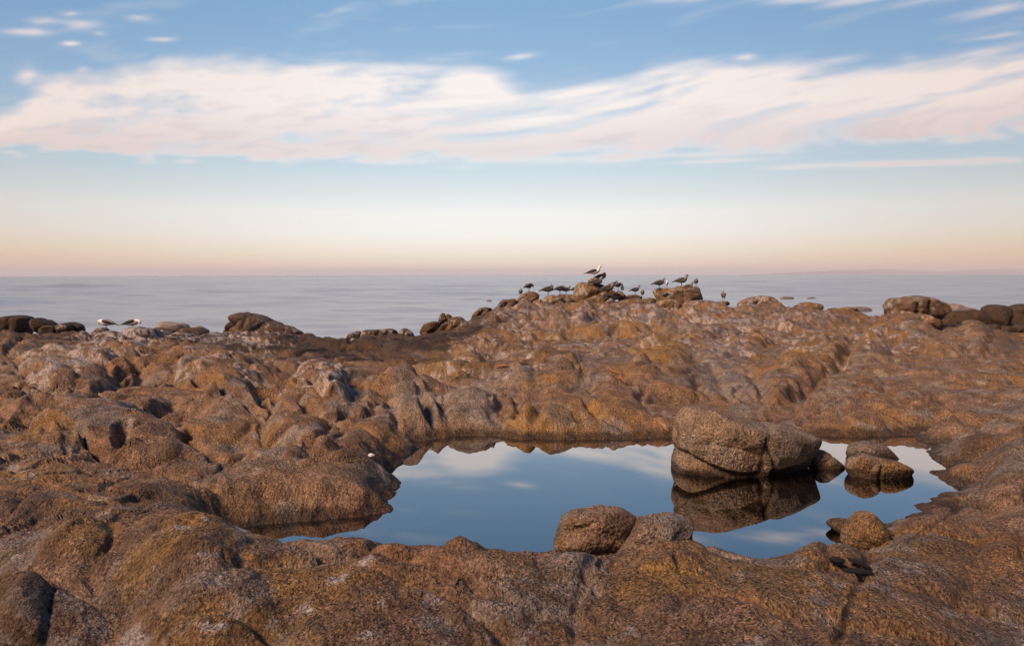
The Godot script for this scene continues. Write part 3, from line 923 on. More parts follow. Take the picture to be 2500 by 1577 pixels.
func grid_index(w: int, h: int) -> PackedInt32Array:
	var idx := PackedInt32Array()
	idx.resize((w - 1) * (h - 1) * 6)
	var k := 0
	for j in h - 1:
		for i in w - 1:
			var a := j * w + i
			idx[k] = a; idx[k + 1] = a + w; idx[k + 2] = a + 1
			idx[k + 3] = a + 1; idx[k + 4] = a + w; idx[k + 5] = a + w + 1
			k += 6
	return idx

func build_surround() -> void:
	# the same shore beside and behind the camera, with an added bluff to shade the foreground
	var w := 200
	var h := 140
	var v := PackedVector3Array()
	var c := PackedColorArray()
	for j in h:
		for i in w:
			var x := lerpf(-50.0, 50.0, i / float(w - 1))
			var z := lerpf(18.0, -46.0, j / float(h - 1))
			var d := maxf(-z, 1.0)
			var s := x / d
			var y := land(clampf(s, -0.98, 0.98), log(d))
			if absf(s) < 1.03 and -z > 1.2: y -= 0.45 + d * 0.01
			else: y += wavy(x, z, 6.0)
			if absf(s) > 1.0: y += minf((absf(x) - d) * 0.12, 1.0) * sstep(26.0, 12.0, d)
			var up := sstep(0.8, 8.5, z) * 9.5 + sstep(2.6, 8.0, absf(x) - 0.6) * sstep(-3.0, 3.0, z) * 4.0  # added rise behind and at both sides, darkens the near ledge and corners
			y = maxf(y, 0.1 * sstep(-2.0, 0.0, z) + (y if z < -1.0 else 0.3)) + up + n_big.get_noise_2d(x * 0.6, z * 0.6) * up * 0.12
			v.append(Vector3(x, y, z))
	var n := PackedVector3Array()
	for j in h:
		for i in w:
			var tx := v[j * w + mini(i + 1, w - 1)] - v[j * w + maxi(i - 1, 0)]
			var tz := v[mini(j + 1, h - 1) * w + i] - v[maxi(j - 1, 0) * w + i]
			var nn := tx.cross(tz).normalized()
			n.append(nn)
			c.append(rock_color(v[j * w + i], nn.y, 0.0, 0.0, 0.0, 0.0))
	var o := instance(mesh_of(v, n, c, grid_index(w, h)), "ground", rock_mat)
	tag(o, "granite shore with an added unseen bluff that shades the foreground", "rock", "", "structure")

# ------------------------------------------------------------------ water

func build_water() -> void:
	# the still pool: a sheet a little larger than its basin
	var big := Geometry2D.offset_polygon(pool, 0.35)
	var poly: PackedVector2Array = big[0]
	var tri := Geometry2D.triangulate_polygon(poly)
	var v := PackedVector3Array()
	var n := PackedVector3Array()
	for p in poly:
		v.append(Vector3(p.x, 0.0, p.y))
		n.append(Vector3.UP)
	var m := StandardMaterial3D.new()
	m.resource_name = "still_water"
	m.albedo_color = Color(0.17, 0.172, 0.175).linear_to_srgb()
	m.clearcoat_enabled = true
	m.clearcoat = 1.0
	m.clearcoat_roughness = 0.015
	m.metallic = 1.0
	m.roughness = 0.015
	var o := instance(mesh_of(v, n, PackedColorArray(), tri), "tide_pool", m)
	tag(o, "still tide pool mirroring the pink clouds", "water", "", "structure")

	# the sea, smoothed by a long exposure to a low, soft swell
	var w := 460
	var h := 420
	v = PackedVector3Array()
	n = PackedVector3Array()
	var streak := FastNoiseLite.new()
	setup(streak, FastNoiseLite.TYPE_SIMPLEX_SMOOTH, 1.0, 4, 61)
	for j in h:
		var q := lerpf(log(16.0), log(72000.0), j / float(h - 1))
		var d := exp(q)
		for i in w:
			var s := lerpf(-1.5, 1.5, i / float(w - 1))
			var rise := minf(0.0065 * d, 1.5) * sstep(24.0, 60.0, d) * sstep(9000.0, 2500.0, d)
			v.append(Vector3(s * d, SEA + rise * (streak.get_noise_2d(s * 2.6 + q * 0.5, q * 5.0) + 0.6 * streak.get_noise_2d(s * 1.2, q * 2.2 + 20.0)), -d))
	for j in h:
		for i in w:
			var tx := v[j * w + mini(i + 1, w - 1)] - v[j * w + maxi(i - 1, 0)]
			var tz := v[mini(j + 1, h - 1) * w + i] - v[maxi(j - 1, 0) * w + i]
			n.append(tx.cross(tz).normalized())
	var sm := StandardMaterial3D.new()
	sm.resource_name = "silky_sea"
	sm.albedo_color = Color(0.135, 0.138, 0.160).linear_to_srgb()
	sm.roughness = 0.24
	sm.metallic_specular = 0.45
	var sea := instance(mesh_of(v, n, PackedColorArray(), grid_index(w, h)), "sea", sm)
	tag(sea, "smooth grey violet sea out to the horizon", "water", "", "structure")

func build_hills() -> void:
	var m := StandardMaterial3D.new()
	m.resource_name = "far_hill"
	m.albedo_color = Color(0.10, 0.095, 0.08).linear_to_srgb()
	m.roughness = 1.0
	m.metallic_specular = 0.0
	for hill: Array in [[[1850, 671, 1960, 661, 2060, 655, 2110, 652.5, 2140, 650.8, 2165, 651, 2185, 653.8, 2240, 658, 2300, 664, 2360, 671]], [[2200, 671, 2300, 660, 2380, 653.5, 2420, 651.5, 2460, 650.6, 2520, 651.5, 2600, 651, 2700, 654, 2800, 660, 2900, 671]]]:
		var k: Array = hill[0]
		var d := 62000.0
		var v := PackedVector3Array()
		var count := 60
		var rows := 9
		for j in rows:
			for i in count:
				var u := lerpf(k[0], k[-2], i / float(count - 1))
				var e := edge(pairs(k), u) + n_cloud.get_noise_1d(u * 6.0) * 0.5
				var top := at(u, 671.0 - (671.0 - e) * 0.6, d).y
				var t := j / float(rows - 1)
				var y := lerpf(SEA - 5.0, top, sin(t * PI))
				v.append(Vector3(at(u, 660, d).x, y, -d + 5000.0 * (0.5 - t) * 2.0))
		var n := PackedVector3Array()
		for j in rows:
			for i in count:
				var tx := v[j * count + mini(i + 1, count - 1)] - v[j * count + maxi(i - 1, 0)]
				var tz := v[mini(j + 1, rows - 1) * count + i] - v[maxi(j - 1, 0) * count + i]
				n.append(tx.cross(tz).normalized())
		var o := instance(mesh_of(v, n, PackedColorArray(), grid_index(count, rows)), "hill", m)
		tag(o, "faint hill on the far horizon", "hill", "", "structure")

func pairs(flat: Array) -> Array:
	var out := []
	for i in range(0, flat.size(), 2):
		out.append([flat[i], flat[i + 1]])
	return out

# ------------------------------------------------------------------ boulders

# A stone from its traced outline: the outline at its own distance, swelling to a real thickness front and back.
# kind: grey, ochre, dark, white shares of colour. grooves: joints on its face.
func boulder(called: String, frame: String, d: float, thick: float, kind: Array, outline: Array, label: String, category: String, group := "", grooves := [], bury := 1.3, far := false) -> MeshInstance3D:
	var pts := PackedVector2Array()
	var mid := Vector2.ZERO
	for i in range(0, outline.size(), 2):
		var q := px(frame, [outline[i], outline[i + 1]])
		var w := at(q.x, q.y, d)
		pts.append(Vector2(w.x, w.y))
		mid += Vector2(w.x, w.y)
	mid /= pts.size()
	var lo := 1e9
	var hi := -1e9
	var left := 1e9
	var right := -1e9
	for i in pts.size():
		var p := pts[i] - mid
		if called in ["crest_boulder", "dark_rock"]: p *= 1.06
		if p.y < 0.0: p.y *= bury * (1.35 if called in ["crest_boulder", "dark_rock"] else 1.0)
		pts[i] = p
		lo = minf(lo, p.y); hi = maxf(hi, p.y); left = minf(left, p.x); right = maxf(right, p.x)
	var size := sqrt((hi - lo) * (right - left))
	var dz := size * 0.5 * thick
	var pix := size / d * F
	var nt := clampi(int(pix * 0.9), 40, 280)
	var nf := clampi(int(pix * 0.6), 24, 170)
	# radius of the outline in each direction
	var rad := PackedFloat32Array()
	rad.resize(nt)
	for i in nt:
		var dir := Vector2.from_angle(TAU * i / nt)
		var best := 0.0
		for k in pts.size():
			var hit = Geometry2D.segment_intersects_segment(Vector2.ZERO, dir * 50.0, pts[k], pts[(k + 1) % pts.size()])
			if hit != null: best = maxf(best, (hit as Vector2).length())
		rad[i] = best if best > 0.0 else size * 0.3
	for pass_ in 2:
		var r2 := rad.duplicate()
		for i in nt:
			r2[i] = rad[i] * 0.5 + (rad[(i + 1) % nt] + rad[(i - 1 + nt) % nt]) * 0.25
		rad = r2
	var gr := []
	for g: Array in grooves:
		var line := PackedVector2Array()
		for i in range(2, g.size(), 2):
			var q := px(frame, [g[i], g[i + 1]])
			var w := at(q.x, q.y, d)
			line.append(Vector2(w.x, w.y) - mid)
		gr.append([g[0], g[1], line])
	var base := Vector3(mid.x, mid.y + lo, -d)
	# flat faces left by joints: random planes that shave the swelling
	var rng := RandomNumberGenerator.new()
	rng.seed = hash(label) % 100000 + int(outline[0])
	var cuts := []
	var few := 9
	var plain := called in ["pool_boulder", "pool_stone", "shore_boulder"]
	for k in (few if plain else 26):
		var nrm := Vector3(rng.randf_range(-1, 1), rng.randf_range(-0.7, 1), rng.randf_range(0.75, 1.6) if plain else rng.randf_range(-0.4, 1)).normalized()
		var reach := Vector3(nrm.x * (right - left) * 0.5, nrm.y * (hi - lo) * 0.5, nrm.z * dz).length()
		cuts.append([nrm, reach * rng.randf_range(0.78, 0.97) * lerpf(1.12, 1.0, absf(nrm.z))])
	var v := PackedVector3Array()
	var c := PackedColorArray()
	for j in nf + 1:
		var f := PI * j / nf
		var sf := pow(maxf(sin(f), 0.0), 0.72 if plain else 0.58)
		var cf := signf(cos(f)) * pow(absf(cos(f)), 0.8 if plain else 0.65)
		for i in nt + 1:
			var r := rad[i % nt]
			var a := TAU * i / nt
			var p := Vector3(cos(a) * r * sf, sin(a) * r * sf, cf * dz)
			var dir := Vector3(cos(a) * sf, sin(a) * sf, cf).normalized()
			for cut: Array in cuts:
				var over := p.dot(cut[0]) - float(cut[1])
				if over > 0.0: p -= (cut[0] as Vector3) * over * (0.6 if plain else 0.97)
			var wp := p + Vector3(mid.x, mid.y, -d)
			var h := n_big.get_noise_3dv(wp * (1.1 / size)) * 0.09 * size
			var k1 := n_cell1.get_noise_3dv(wp * (0.85 / sqrt(size)) + Vector3(3, 5, 8)) + 1.0
			h += (1.0 - exp(-k1 * 9.0) - 0.9) * 0.07 * minf(size, 1.6)
			h += n_ridge.get_noise_3dv(wp * (0.9 / sqrt(size))) * 0.022 * size
			h += n_fine.get_noise_3dv(wp * 0.55) * 0.018 + n_fine.get_noise_3dv(wp * 1.8) * (0.008 if not far else 0.02)
			var edge_k := lerpf(1.0, 0.45, sf * sf)
			h *= edge_k
			if cf > -0.2:
				for g: Array in gr:
					var line: PackedVector2Array = g[2]
					var near := 1e9
					var p2 := Vector2(p.x, p.y)
					for k in line.size() - 1:
						near = minf(near, p2.distance_squared_to(Geometry2D.get_closest_point_to_segment(p2, line[k], line[k + 1])))
					near = sqrt(near) / float(g[0])
					if near < 2.2: h -= float(g[1]) * pow(1.0 - near / 2.2, 1.5)
			v.append(p + dir * h + Vector3(0, -lo, 0))
	var n := PackedVector3Array()
	n.resize(v.size())
	var w1 := nt + 1
	var idx := PackedInt32Array()
	for j in nf:
		for i in nt:
			var a := j * w1 + i
			for t: Array in [[a, a + 1, a + w1], [a + 1, a + w1 + 1, a + w1]]:
				var fn := (v[t[2]] - v[t[0]]).cross(v[t[1]] - v[t[0]])
				idx.append(t[0]); idx.append(t[1]); idx.append(t[2])
				for k in t: n[k] += fn
	for j in nf + 1:
		var a := j * w1
		var s := n[a] + n[a + nt]
		n[a] = s
		n[a + nt] = s
	var top := Vector3.ZERO
	var tail := Vector3.ZERO
	for i in w1:
		top += n[i]
		tail += n[nf * w1 + i]
	for i in w1:
		n[i] = top
		n[nf * w1 + i] = tail
	for i in n.size():
		n[i] = n[i].normalized()
		var wp := v[i] + base
		var dark: float = kind[2]
		if called in ["pool_boulder", "pool_stone"]:
			var line := 0.055 + n_cold.get_noise_2d(wp.x * 0.8, wp.z * 0.8) * 0.035
			dark = maxf(dark, sstep(line + 0.03, line - 0.015, wp.y) * 0.85)
		c.append(rock_color(wp, n[i].y, kind[0], kind[1], dark, kind[3] * (1.0 if n[i].y > -0.2 else 0.0)))
	var o := instance(mesh_of(v, n, c, idx), called, far_rock_mat if far else rock_mat)
	o.position = base
	tag(o, label, category, group)
	return o

const TAN := [0.1, 0.15, 0.0, 0.45]
const TAN_CLEAN := [0.1, 0.2, 0.0, 0.2]
const BLACK := [0.1, 0.0, 0.72, 0.25]
const BLACKER := [0.1, 0.0, 0.85, 0.0]
const POOLB := [0.15, 0.05, 0.05, 0.0]
const MISTY := [0.9, 0.0, 0.72, 0.0]

func build_boulders() -> void:
	# in and beside the pool
	boulder("pool_boulder", "z8", 5.98, 0.8, [0.55, 0.1, 0.0, 0.0], [148, 390, 160, 300, 180, 230, 215, 170, 270, 148, 330, 150, 470, 162, 600, 215, 760, 260, 880, 280, 1060, 300, 1180, 345, 1300, 385, 1370, 410, 1392, 460, 1375, 530, 1330, 640, 1290, 690, 1200, 715, 1000, 745, 760, 770, 480, 770, 330, 755, 230, 720, 168, 650, 165, 580, 185, 510, 160, 450], "big cracked brown boulder standing in the tide pool", "boulder", "", [[0.014, 0.05, 845, 350, 850, 430, 900, 520, 940, 620, 965, 665], [0.018, 0.06, 190, 512, 330, 570, 500, 630, 700, 668, 790, 665, 830, 600], [0.02, 0.07, 1310, 590, 1150, 630, 1000, 670, 960, 700, 935, 640], [0.02, 0.05, 935, 640, 935, 740]], 1.25)
	boulder("pool_stone", "z8", 6.05, 0.8, [0.5, 0.0, 0.15, 0.0], [1290, 700, 1330, 565, 1380, 525, 1440, 530, 1500, 570, 1610, 660, 1540, 700, 1400, 710], "pointed grey stone leaning on the big pool boulder", "stone", "", [], 1.3)
	boulder("pool_stone", "z8", 5.76, 0.62, [0.05, 0.1, 0.0, 0.0], [1605, 680, 1615, 600, 1680, 570, 1750, 545, 1810, 560, 1870, 580, 2000, 600, 2120, 650, 2180, 690, 2190, 765, 2100, 795, 1900, 795, 1750, 780, 1640, 745], "rusty brown two-humped stone alone in the pool", "stone", "", [[0.02, 0.04, 1880, 580, 1850, 660, 1830, 760]], 1.3)
	boulder("pool_stone", "z8", 6.36, 0.7, [0.7, 0.0, 0.3, 0.0], [1600, 560, 1630, 490, 1700, 460, 1770, 442, 1850, 450, 1920, 470, 1990, 530, 2085, 610, 1900, 615, 1750, 600], "low dark grey stone behind the two-humped pool stone", "stone", "", [], 1.4)
	boulder("pool_stone", "f4", 4.12, 0.8, [0.2, 0.1, 0.1, 0.1], [880, 580, 905, 500, 960, 430, 1000, 370, 1050, 335, 1110, 328, 1160, 350, 1220, 420, 1300, 480, 1390, 600, 1250, 690, 1080, 700, 930, 640], "cone-shaped brown rock at the pool's edge", "stone", "", [[0.012, 0.03, 1230, 430, 1290, 520, 1340, 600]], 1.2)
	boulder("pool_stone", "f4", 4.5, 0.9, [0.2, 0.0, 0.6, 0.0], [735, 420, 830, 392, 970, 395, 1040, 470, 960, 520, 880, 500, 800, 465], "low black spit of rock beside the cone-shaped rock", "stone", "", [], 1.6)
	boulder("shore_boulder", "f3", 3.8, 0.9, [0.2, 0.05, 0.0, 0.0], [505, 560, 540, 490, 560, 455, 565, 400, 640, 335, 720, 320, 800, 315, 900, 298, 1020, 300, 1120, 320, 1235, 370, 1235, 440, 1160, 520, 1060, 600, 950, 650, 700, 655, 600, 625, 520, 595], "rounded brown boulder with a white splash at the pool's near edge", "boulder", "", [[0.008, 0.02, 560, 440, 680, 400, 800, 360, 900, 320]], 1.15)
	boulder("shore_boulder", "f3", 3.72, 0.9, [0.55, 0.0, 0.0, 0.0], [1000, 660, 1130, 540, 1190, 450, 1240, 380, 1360, 355, 1540, 345, 1670, 370, 1702, 420, 1695, 550, 1500, 620, 1250, 700, 1060, 710], "flat-topped greyish boulder beside the rounded one at the near edge", "boulder", "", [], 1.15)
	# the crest where the gulls stand
	var g := "tan boulders along the crest"
	boulder("crest_boulder", "z1", 24.0, 0.9, [0.0, 0.25, 0.0, 0.4], [655, 440, 662, 395, 690, 300, 740, 285, 800, 300, 870, 275, 930, 300, 1000, 345, 1070, 380, 1130, 410, 1110, 430, 1000, 440, 950, 470, 880, 530, 790, 560, 730, 530, 680, 490], "tallest tan boulder on the crest, streaked white by gulls", "boulder", g, [], 1.1)
	boulder("crest_boulder", "z1", 24.1, 1.0, TAN, [785, 310, 788, 262, 815, 240, 850, 248, 862, 310], "small knob on the tallest crest boulder", "boulder", g, [], 1.1)
	boulder("crest_boulder", "z1", 23.5, 0.8, TAN, [720, 640, 760, 590, 900, 520, 990, 440, 1060, 425, 1075, 460, 1010, 570, 960, 620, 830, 650], "long slanting slab below the tallest crest boulder", "boulder", g, [], 1.1)
	boulder("crest_boulder", "z1", 23.6, 0.9, TAN, [990, 600, 1030, 520, 1080, 465, 1200, 445, 1330, 450, 1430, 420, 1450, 480, 1430, 560, 1300, 600, 1150, 610], "blocky tan boulder right of the slanting slab", "boulder", g, [[0.08, 0.12, 1130, 560, 1250, 580, 1400, 560]], 1.15)
	boulder("crest_boulder", "z1", 23.4, 0.9, TAN_CLEAN, [1430, 560, 1450, 470, 1560, 440, 1640, 455, 1700, 510, 1710, 550, 1560, 590], "rounded tan boulder below the flat-topped gull rock", "boulder", g, [], 1.15)
	boulder("crest_boulder", "z1", 24.8, 0.8, [0.0, 0.2, 0.0, 0.35], [1400, 460, 1410, 380, 1430, 345, 1500, 335, 1600, 345, 1660, 335, 1680, 318, 1720, 325, 1790, 350, 1825, 355, 1828, 322, 1862, 322, 1880, 380, 1915, 440, 1900, 490, 1700, 490, 1500, 480], "wide flat-topped boulder with a knob at its end, lined with gulls", "boulder", g, [], 1.15)
	boulder("crest_boulder", "z1", 23.7, 0.8, [0.3, 0.0, 0.0, 0.6], [1690, 570, 1720, 490, 1800, 465, 1950, 465, 2100, 490, 2170, 540, 2160, 620, 1950, 640, 1750, 620], "broad whitish slab right of the flat-topped gull rock", "boulder", g, [], 1.15)
	boulder("crest_boulder", "z1", 24.5, 1.0, TAN_CLEAN, [2045, 485, 2070, 468, 2160, 470, 2180, 495, 2110, 505], "thin dark ledge under a lone gull", "boulder", g, [], 1.3)
	boulder("crest_boulder", "z1", 23.4, 0.9, TAN, [200, 600, 250, 470, 300, 445, 400, 510, 370, 590, 340, 640, 260, 640], "tan boulder wedged left of the tallest crest boulder", "boulder", g, [], 1.15)
	boulder("crest_boulder", "z1", 23.2, 0.9, TAN, [340, 640, 420, 540, 520, 500, 640, 500, 730, 570, 740, 610, 640, 660, 450, 660], "low broad boulder below the gulls left of the tallest one", "boulder", g, [], 1.2)
	boulder("crest_boulder", "z1", 23.9, 0.9, TAN, [340, 500, 350, 430, 420, 405, 520, 420, 580, 480, 440, 520], "small pale boulder with a gull, left of the tallest one", "boulder", g, [], 1.3)
	boulder("crest_boulder", "z1", 24.1, 0.9, TAN, [30, 490, 110, 420, 180, 375, 250, 370, 310, 405, 280, 450, 150, 480], "domed boulder at the crest's end under one gull", "boulder", g, [], 1.4)
	boulder("crest_boulder", "z1", 24.3, 0.9, TAN, [470, 430, 510, 400, 650, 402, 680, 440, 560, 480], "low ledge under two gulls beside the tallest boulder", "boulder", g, [], 1.4)
	boulder("crest_boulder", "z1", 23.0, 0.8, [0.2, 0.1, 0.15, 0.4], [0, 620, 60, 500, 200, 450, 240, 500, 220, 590, 330, 670, 80, 730, 0, 720], "furrowed brown boulder on the crest's seaward shoulder", "boulder", g, [[0.08, 0.1, 60, 560, 160, 570, 300, 620]], 1.2)
	boulder("crest_boulder", "z1", 24.4, 0.9, TAN_CLEAN, [1150, 425, 1190, 405, 1260, 402, 1330, 425, 1300, 445, 1200, 445], "low dark hump under a gull between the two gull rocks", "boulder", g, [], 1.4)
	boulder("crest_boulder", "z1", 24.2, 0.9, TAN, [1050, 400, 1080, 365, 1110, 370, 1150, 405, 1170, 440, 1090, 440], "shoulder of rock right of the tallest boulder", "boulder", g, [], 1.3)
	boulder("crest_boulder", "z2", 24.5, 0.8, TAN, [-20, 400, 30, 340, 100, 308, 150, 300, 220, 288, 290, 300, 340, 350, 370, 400, 250, 420, 130, 420], "smooth domed boulder with white streaks right of the gulls", "boulder", g, [[0.07, 0.12, 150, 300, 130, 350, 120, 400]], 1.4)
	boulder("crest_boulder", "z2", 23.6, 0.9, TAN_CLEAN, [-30, 490, -10, 390, 60, 358, 130, 370, 100, 450, 60, 500], "tan boulder in front of the smooth dome", "boulder", g, [], 1.2)
	boulder("crest_boulder", "z2", 23.5, 0.9, TAN, [95, 450, 120, 385, 180, 378, 235, 415, 225, 485, 150, 495], "egg-shaped boulder in front of the smooth dome", "boulder", g, [], 1.2)
	boulder("crest_boulder", "z2", 24.6, 0.9, TAN_CLEAN, [495, 410, 530, 352, 620, 345, 715, 365, 720, 410, 640, 425], "flat brown boulder alone on the skyline", "boulder", g, [], 1.5)
	boulder("crest_boulder", "z2", 24.7, 0.9, BLACK, [465, 392, 480, 370, 510, 365, 520, 395], "small dark stone beside the flat skyline boulder", "boulder", g, [], 1.5)
	boulder("crest_boulder", "z2", 23.6, 0.9, TAN_CLEAN, [490, 435, 560, 398, 650, 420, 640, 470, 570, 490, 530, 475], "brown boulder below the flat skyline boulder", "boulder", g, [], 1.2)
	boulder("crest_boulder", "z2", 23.3, 0.9, [0.15, 0.0, 0.15, 0.15], [1235, 455, 1255, 360, 1300, 318, 1380, 310, 1430, 325, 1470, 302, 1530, 297, 1600, 310, 1690, 345, 1740, 390, 1762, 510, 1650, 500, 1500, 450, 1400, 455], "largest grey brown skyline boulder, split in rounded blocks", "boulder", g, [[0.06, 0.16, 1435, 315, 1440, 380, 1437, 450], [0.06, 0.10, 1540, 340, 1555, 420, 1600, 480], [0.06, 0.10, 1640, 330, 1690, 420, 1690, 480]], 1.2)
	boulder("crest_boulder", "z2", 22.7, 0.9, TAN, [1335, 490, 1350, 450, 1450, 440, 1520, 450, 1535, 520, 1480, 550, 1360, 525], "tan block in front of the largest skyline boulder", "boulder", g, [], 1.2)
	boulder("crest_boulder", "z2", 22.6, 0.9, TAN_CLEAN, [1200, 470, 1250, 445, 1330, 450, 1340, 500, 1260, 515], "small block left of the tan block", "boulder", g, [], 1.2)
	boulder("crest_boulder", "z2", 22.8, 0.9, TAN_CLEAN, [1540, 480, 1560, 440, 1640, 470, 1745, 510, 1730, 535, 1640, 545, 1560, 515], "wedge of rock at the largest skyline boulder's foot", "boulder", g, [], 1.2)
	boulder("crest_boulder", "z2", 24.6, 0.9, TAN_CLEAN, [880, 415, 920, 386, 990, 390, 1025, 412, 950, 425], "low brown hump on the skyline", "boulder", g, [], 1.5)
	boulder("crest_boulder", "z2", 22.0, 0.7, TAN, [690, 540, 740, 490, 900, 482, 1000, 512, 980, 560, 850, 585, 730, 575], "wide tan hump at the head of the long crack", "boulder", g, [], 1.2)
	boulder("crest_boulder", "z2", 20.6, 0.7, TAN_CLEAN, [1180, 540, 1220, 515, 1330, 530, 1480, 560, 1620, 585, 1640, 610, 1560, 625, 1380, 590, 1230, 570], "long low ledge of rock right of the long crack", "boulder", g, [], 1.3)
	boulder("crest_boulder", "z2", 20.2, 0.9, TAN_CLEAN, [1020, 610, 1035, 570, 1110, 555, 1220, 575, 1250, 605, 1160, 640, 1040, 660], "pillow-shaped rock at the long crack's edge", "boulder", g, [], 1.2)
	boulder("crest_boulder", "z2", 21.0, 0.8, [0.4, 0.0, 0.2, 0.1], [1905, 530, 1950, 500, 2020, 500, 2050, 520, 2115, 570, 2135, 640, 2060, 630, 1980, 580], "sloping grey rock above the dark stones", "boulder", g, [], 1.2)
	boulder("crest_boulder", "z2", 17.0, 0.7, [0.4, 0.0, 0.2, 0.1], [2130, 620, 2180, 585, 2260, 600, 2420, 675, 2420, 760, 2250, 710, 2150, 670], "sloping grey slab in front of the dark stones", "boulder", g, [], 1.2)
	# dark weedy rocks
	g = "dark weedy rocks at the shore's edge"
	boulder("dark_rock", "z2", 29.0, 0.9, BLACKER, [2075, 460, 2100, 390, 2150, 372, 2230, 372, 2280, 410, 2295, 470, 2250, 540, 2130, 530], "rounded black brown rock beyond the right ledge", "rock", g, [], 1.3)
	boulder("dark_rock", "z2", 30.0, 0.9, BLACKER, [2280, 470, 2300, 400, 2380, 365, 2440, 360, 2520, 400, 2520, 560, 2350, 545], "jagged black brown rock running out past the right ledge", "rock", g, [], 1.3)
	boulder("dark_rock", "z2", 28.0, 0.7, BLACKER, [1755, 470, 1770, 425, 1850, 420, 2050, 410, 2095, 440, 2160, 530, 2050, 545, 1800, 515], "long black ledge below the misty sea rock", "rock", g, [], 1.4)
	boulder("dark_rock", "z2", 24.5, 1.0, BLACKER, [1690, 540, 1720, 490, 1790, 480, 1850, 500, 1860, 560, 1760, 580], "black stone wedged in the gap behind the largest skyline boulder", "rock", g, [], 1.5)
	for k: Array in [[2090, 590, 2110, 540, 2180, 530, 2210, 570, 2150, 610], [2195, 600, 2250, 545, 2330, 560, 2330, 610, 2240, 625], [2310, 580, 2350, 535, 2420, 530, 2430, 590, 2350, 605], [2330, 650, 2380, 620, 2440, 630, 2440, 690, 2370, 680], [2230, 650, 2270, 615, 2330, 620, 2330, 670, 2270, 680], [2150, 620, 2180, 590, 2240, 600, 2240, 640, 2180, 645]]:
		boulder("dark_rock", "z2", 25.0, 1.0, BLACKER, k, "small black stone heaped behind the grey slab", "rock", "heap of small black stones", [], 1.4)
	boulder("dark_rock", "z3", 27.0, 0.8, BLACKER, [-90, 560, -20, 460, 60, 445, 130, 438, 190, 442, 245, 458, 255, 500, 245, 550, 100, 575], "long black rock at the far left of the shore", "rock", g, [[0.08, 0.12, 130, 440, 145, 500, 140, 550]], 1.4)
	boulder("dark_rock", "z3", 26.0, 0.9, BLACKER, [235, 550, 255, 470, 310, 458, 360, 480, 390, 475, 430, 500, 480, 535, 400, 565], "black rock sloping down beside the long one", "rock", g, [], 1.4)
	boulder("dark_rock", "z3", 21.0, 0.9, BLACK, [295, 575, 370, 525, 470, 530, 485, 570, 380, 595], "flat dark rock before the long black one", "rock", g, [], 1.3)
	boulder("dark_rock", "z3", 21.0, 0.9, BLACK, [540, 570, 570, 500, 620, 497, 680, 525, 700, 565, 600, 590], "dark hump left of the two white-headed gulls", "rock", g, [], 1.3)
	boulder("dark_rock", "z3", 20.6, 0.9, BLACK, [465, 590, 490, 515, 560, 505, 600, 545, 560, 600], "dark lump beside the hump near the two gulls", "rock", g, [], 1.3)
	boulder("dark_rock", "z3", 20.5, 0.7, BLACK, [780, 600, 820, 548, 870, 545, 900, 572, 1000, 580, 1000, 610, 880, 620], "low dark rock under the left white-headed gull", "rock", g, [], 1.3)
	boulder("dark_rock", "z3", 21.5, 0.7, [0.2, 0.0, 0.45, 0.35], [1010, 600, 1050, 575, 1130, 572, 1210, 575, 1245, 595, 1230, 640, 1100, 640], "flat brown rock under the right white-headed gull", "rock", g, [], 1.3)
	boulder("dark_rock", "z3", 22.0, 0.9, BLACK, [1260, 605, 1290, 550, 1340, 548, 1400, 560, 1460, 595, 1350, 630], "dark rock in front of the misty brown sea rock", "rock", g, [], 1.4)
	boulder("dark_rock", "z3", 21.0, 0.9, BLACK, [1440, 610, 1520, 560, 1570, 545, 1680, 545, 1745, 585, 1760, 620, 1500, 635], "wide dark rock right of the misty brown sea rock", "rock", g, [], 1.4)
	boulder("dark_rock", "z3", 20.5, 0.9, BLACK, [1690, 630, 1740, 590, 1820, 605, 1880, 625, 1880, 660, 1760, 660], "low dark rock at the foot of the split ridge", "rock", g, [], 1.4)
	boulder("dark_rock", "z3", 13.0, 0.9, [0.1, 0.1, 0.4, 0.2], [1210, 800, 1230, 745, 1300, 760, 1370, 690, 1430, 700, 1445, 765, 1400, 805, 1280, 815], "two-lobed brown stone lying on the left ledge", "stone", "", [[0.06, 0.08, 1300, 760, 1310, 810]], 1.2)
	boulder("dark_rock", "z3", 19.5, 0.8, [0.1, 0.0, 0.55, 0.2], [1880, 660, 1890, 560, 1955, 480, 1945, 445, 1990, 430, 2040, 418, 2100, 430, 2200, 460, 2270, 500, 2400, 540, 2400, 640, 2250, 690, 2050, 690, 1900, 680], "tall dark ridge rock split by upright joints", "rock", g, [[0.05, 0.07, 2120, 440, 2100, 560, 2060, 650], [0.05, 0.06, 1955, 480, 2010, 520, 2080, 560], [0.05, 0.06, 1900, 560, 2000, 590, 2080, 610], [0.05, 0.06, 2270, 500, 2180, 560, 2120, 640]], 1.2)
	boulder("dark_rock", "z4", 19.2, 0.7, BLACK, [100, 500, 180, 380, 280, 390, 370, 405, 480, 455, 480, 540, 300, 570, 150, 560], "dark shoulder right of the split ridge rock", "rock", g, [], 1.3)
	boulder("dark_rock", "z4", 18.8, 0.7, BLACK, [430, 560, 470, 462, 540, 462, 600, 515, 680, 570, 650, 610, 500, 610], "dark tail of the ridge running to the gap", "rock", g, [], 1.3)
	boulder("dark_rock", "z4", 18.3, 0.7, BLACK, [720, 610, 770, 540, 835, 495, 860, 465, 940, 440, 1010, 470, 1000, 560, 900, 640, 780, 650], "dark rounded rock right of the gap in the ridge", "rock", g, [[0.05, 0.08, 850, 480, 900, 540, 950, 600]], 1.2)
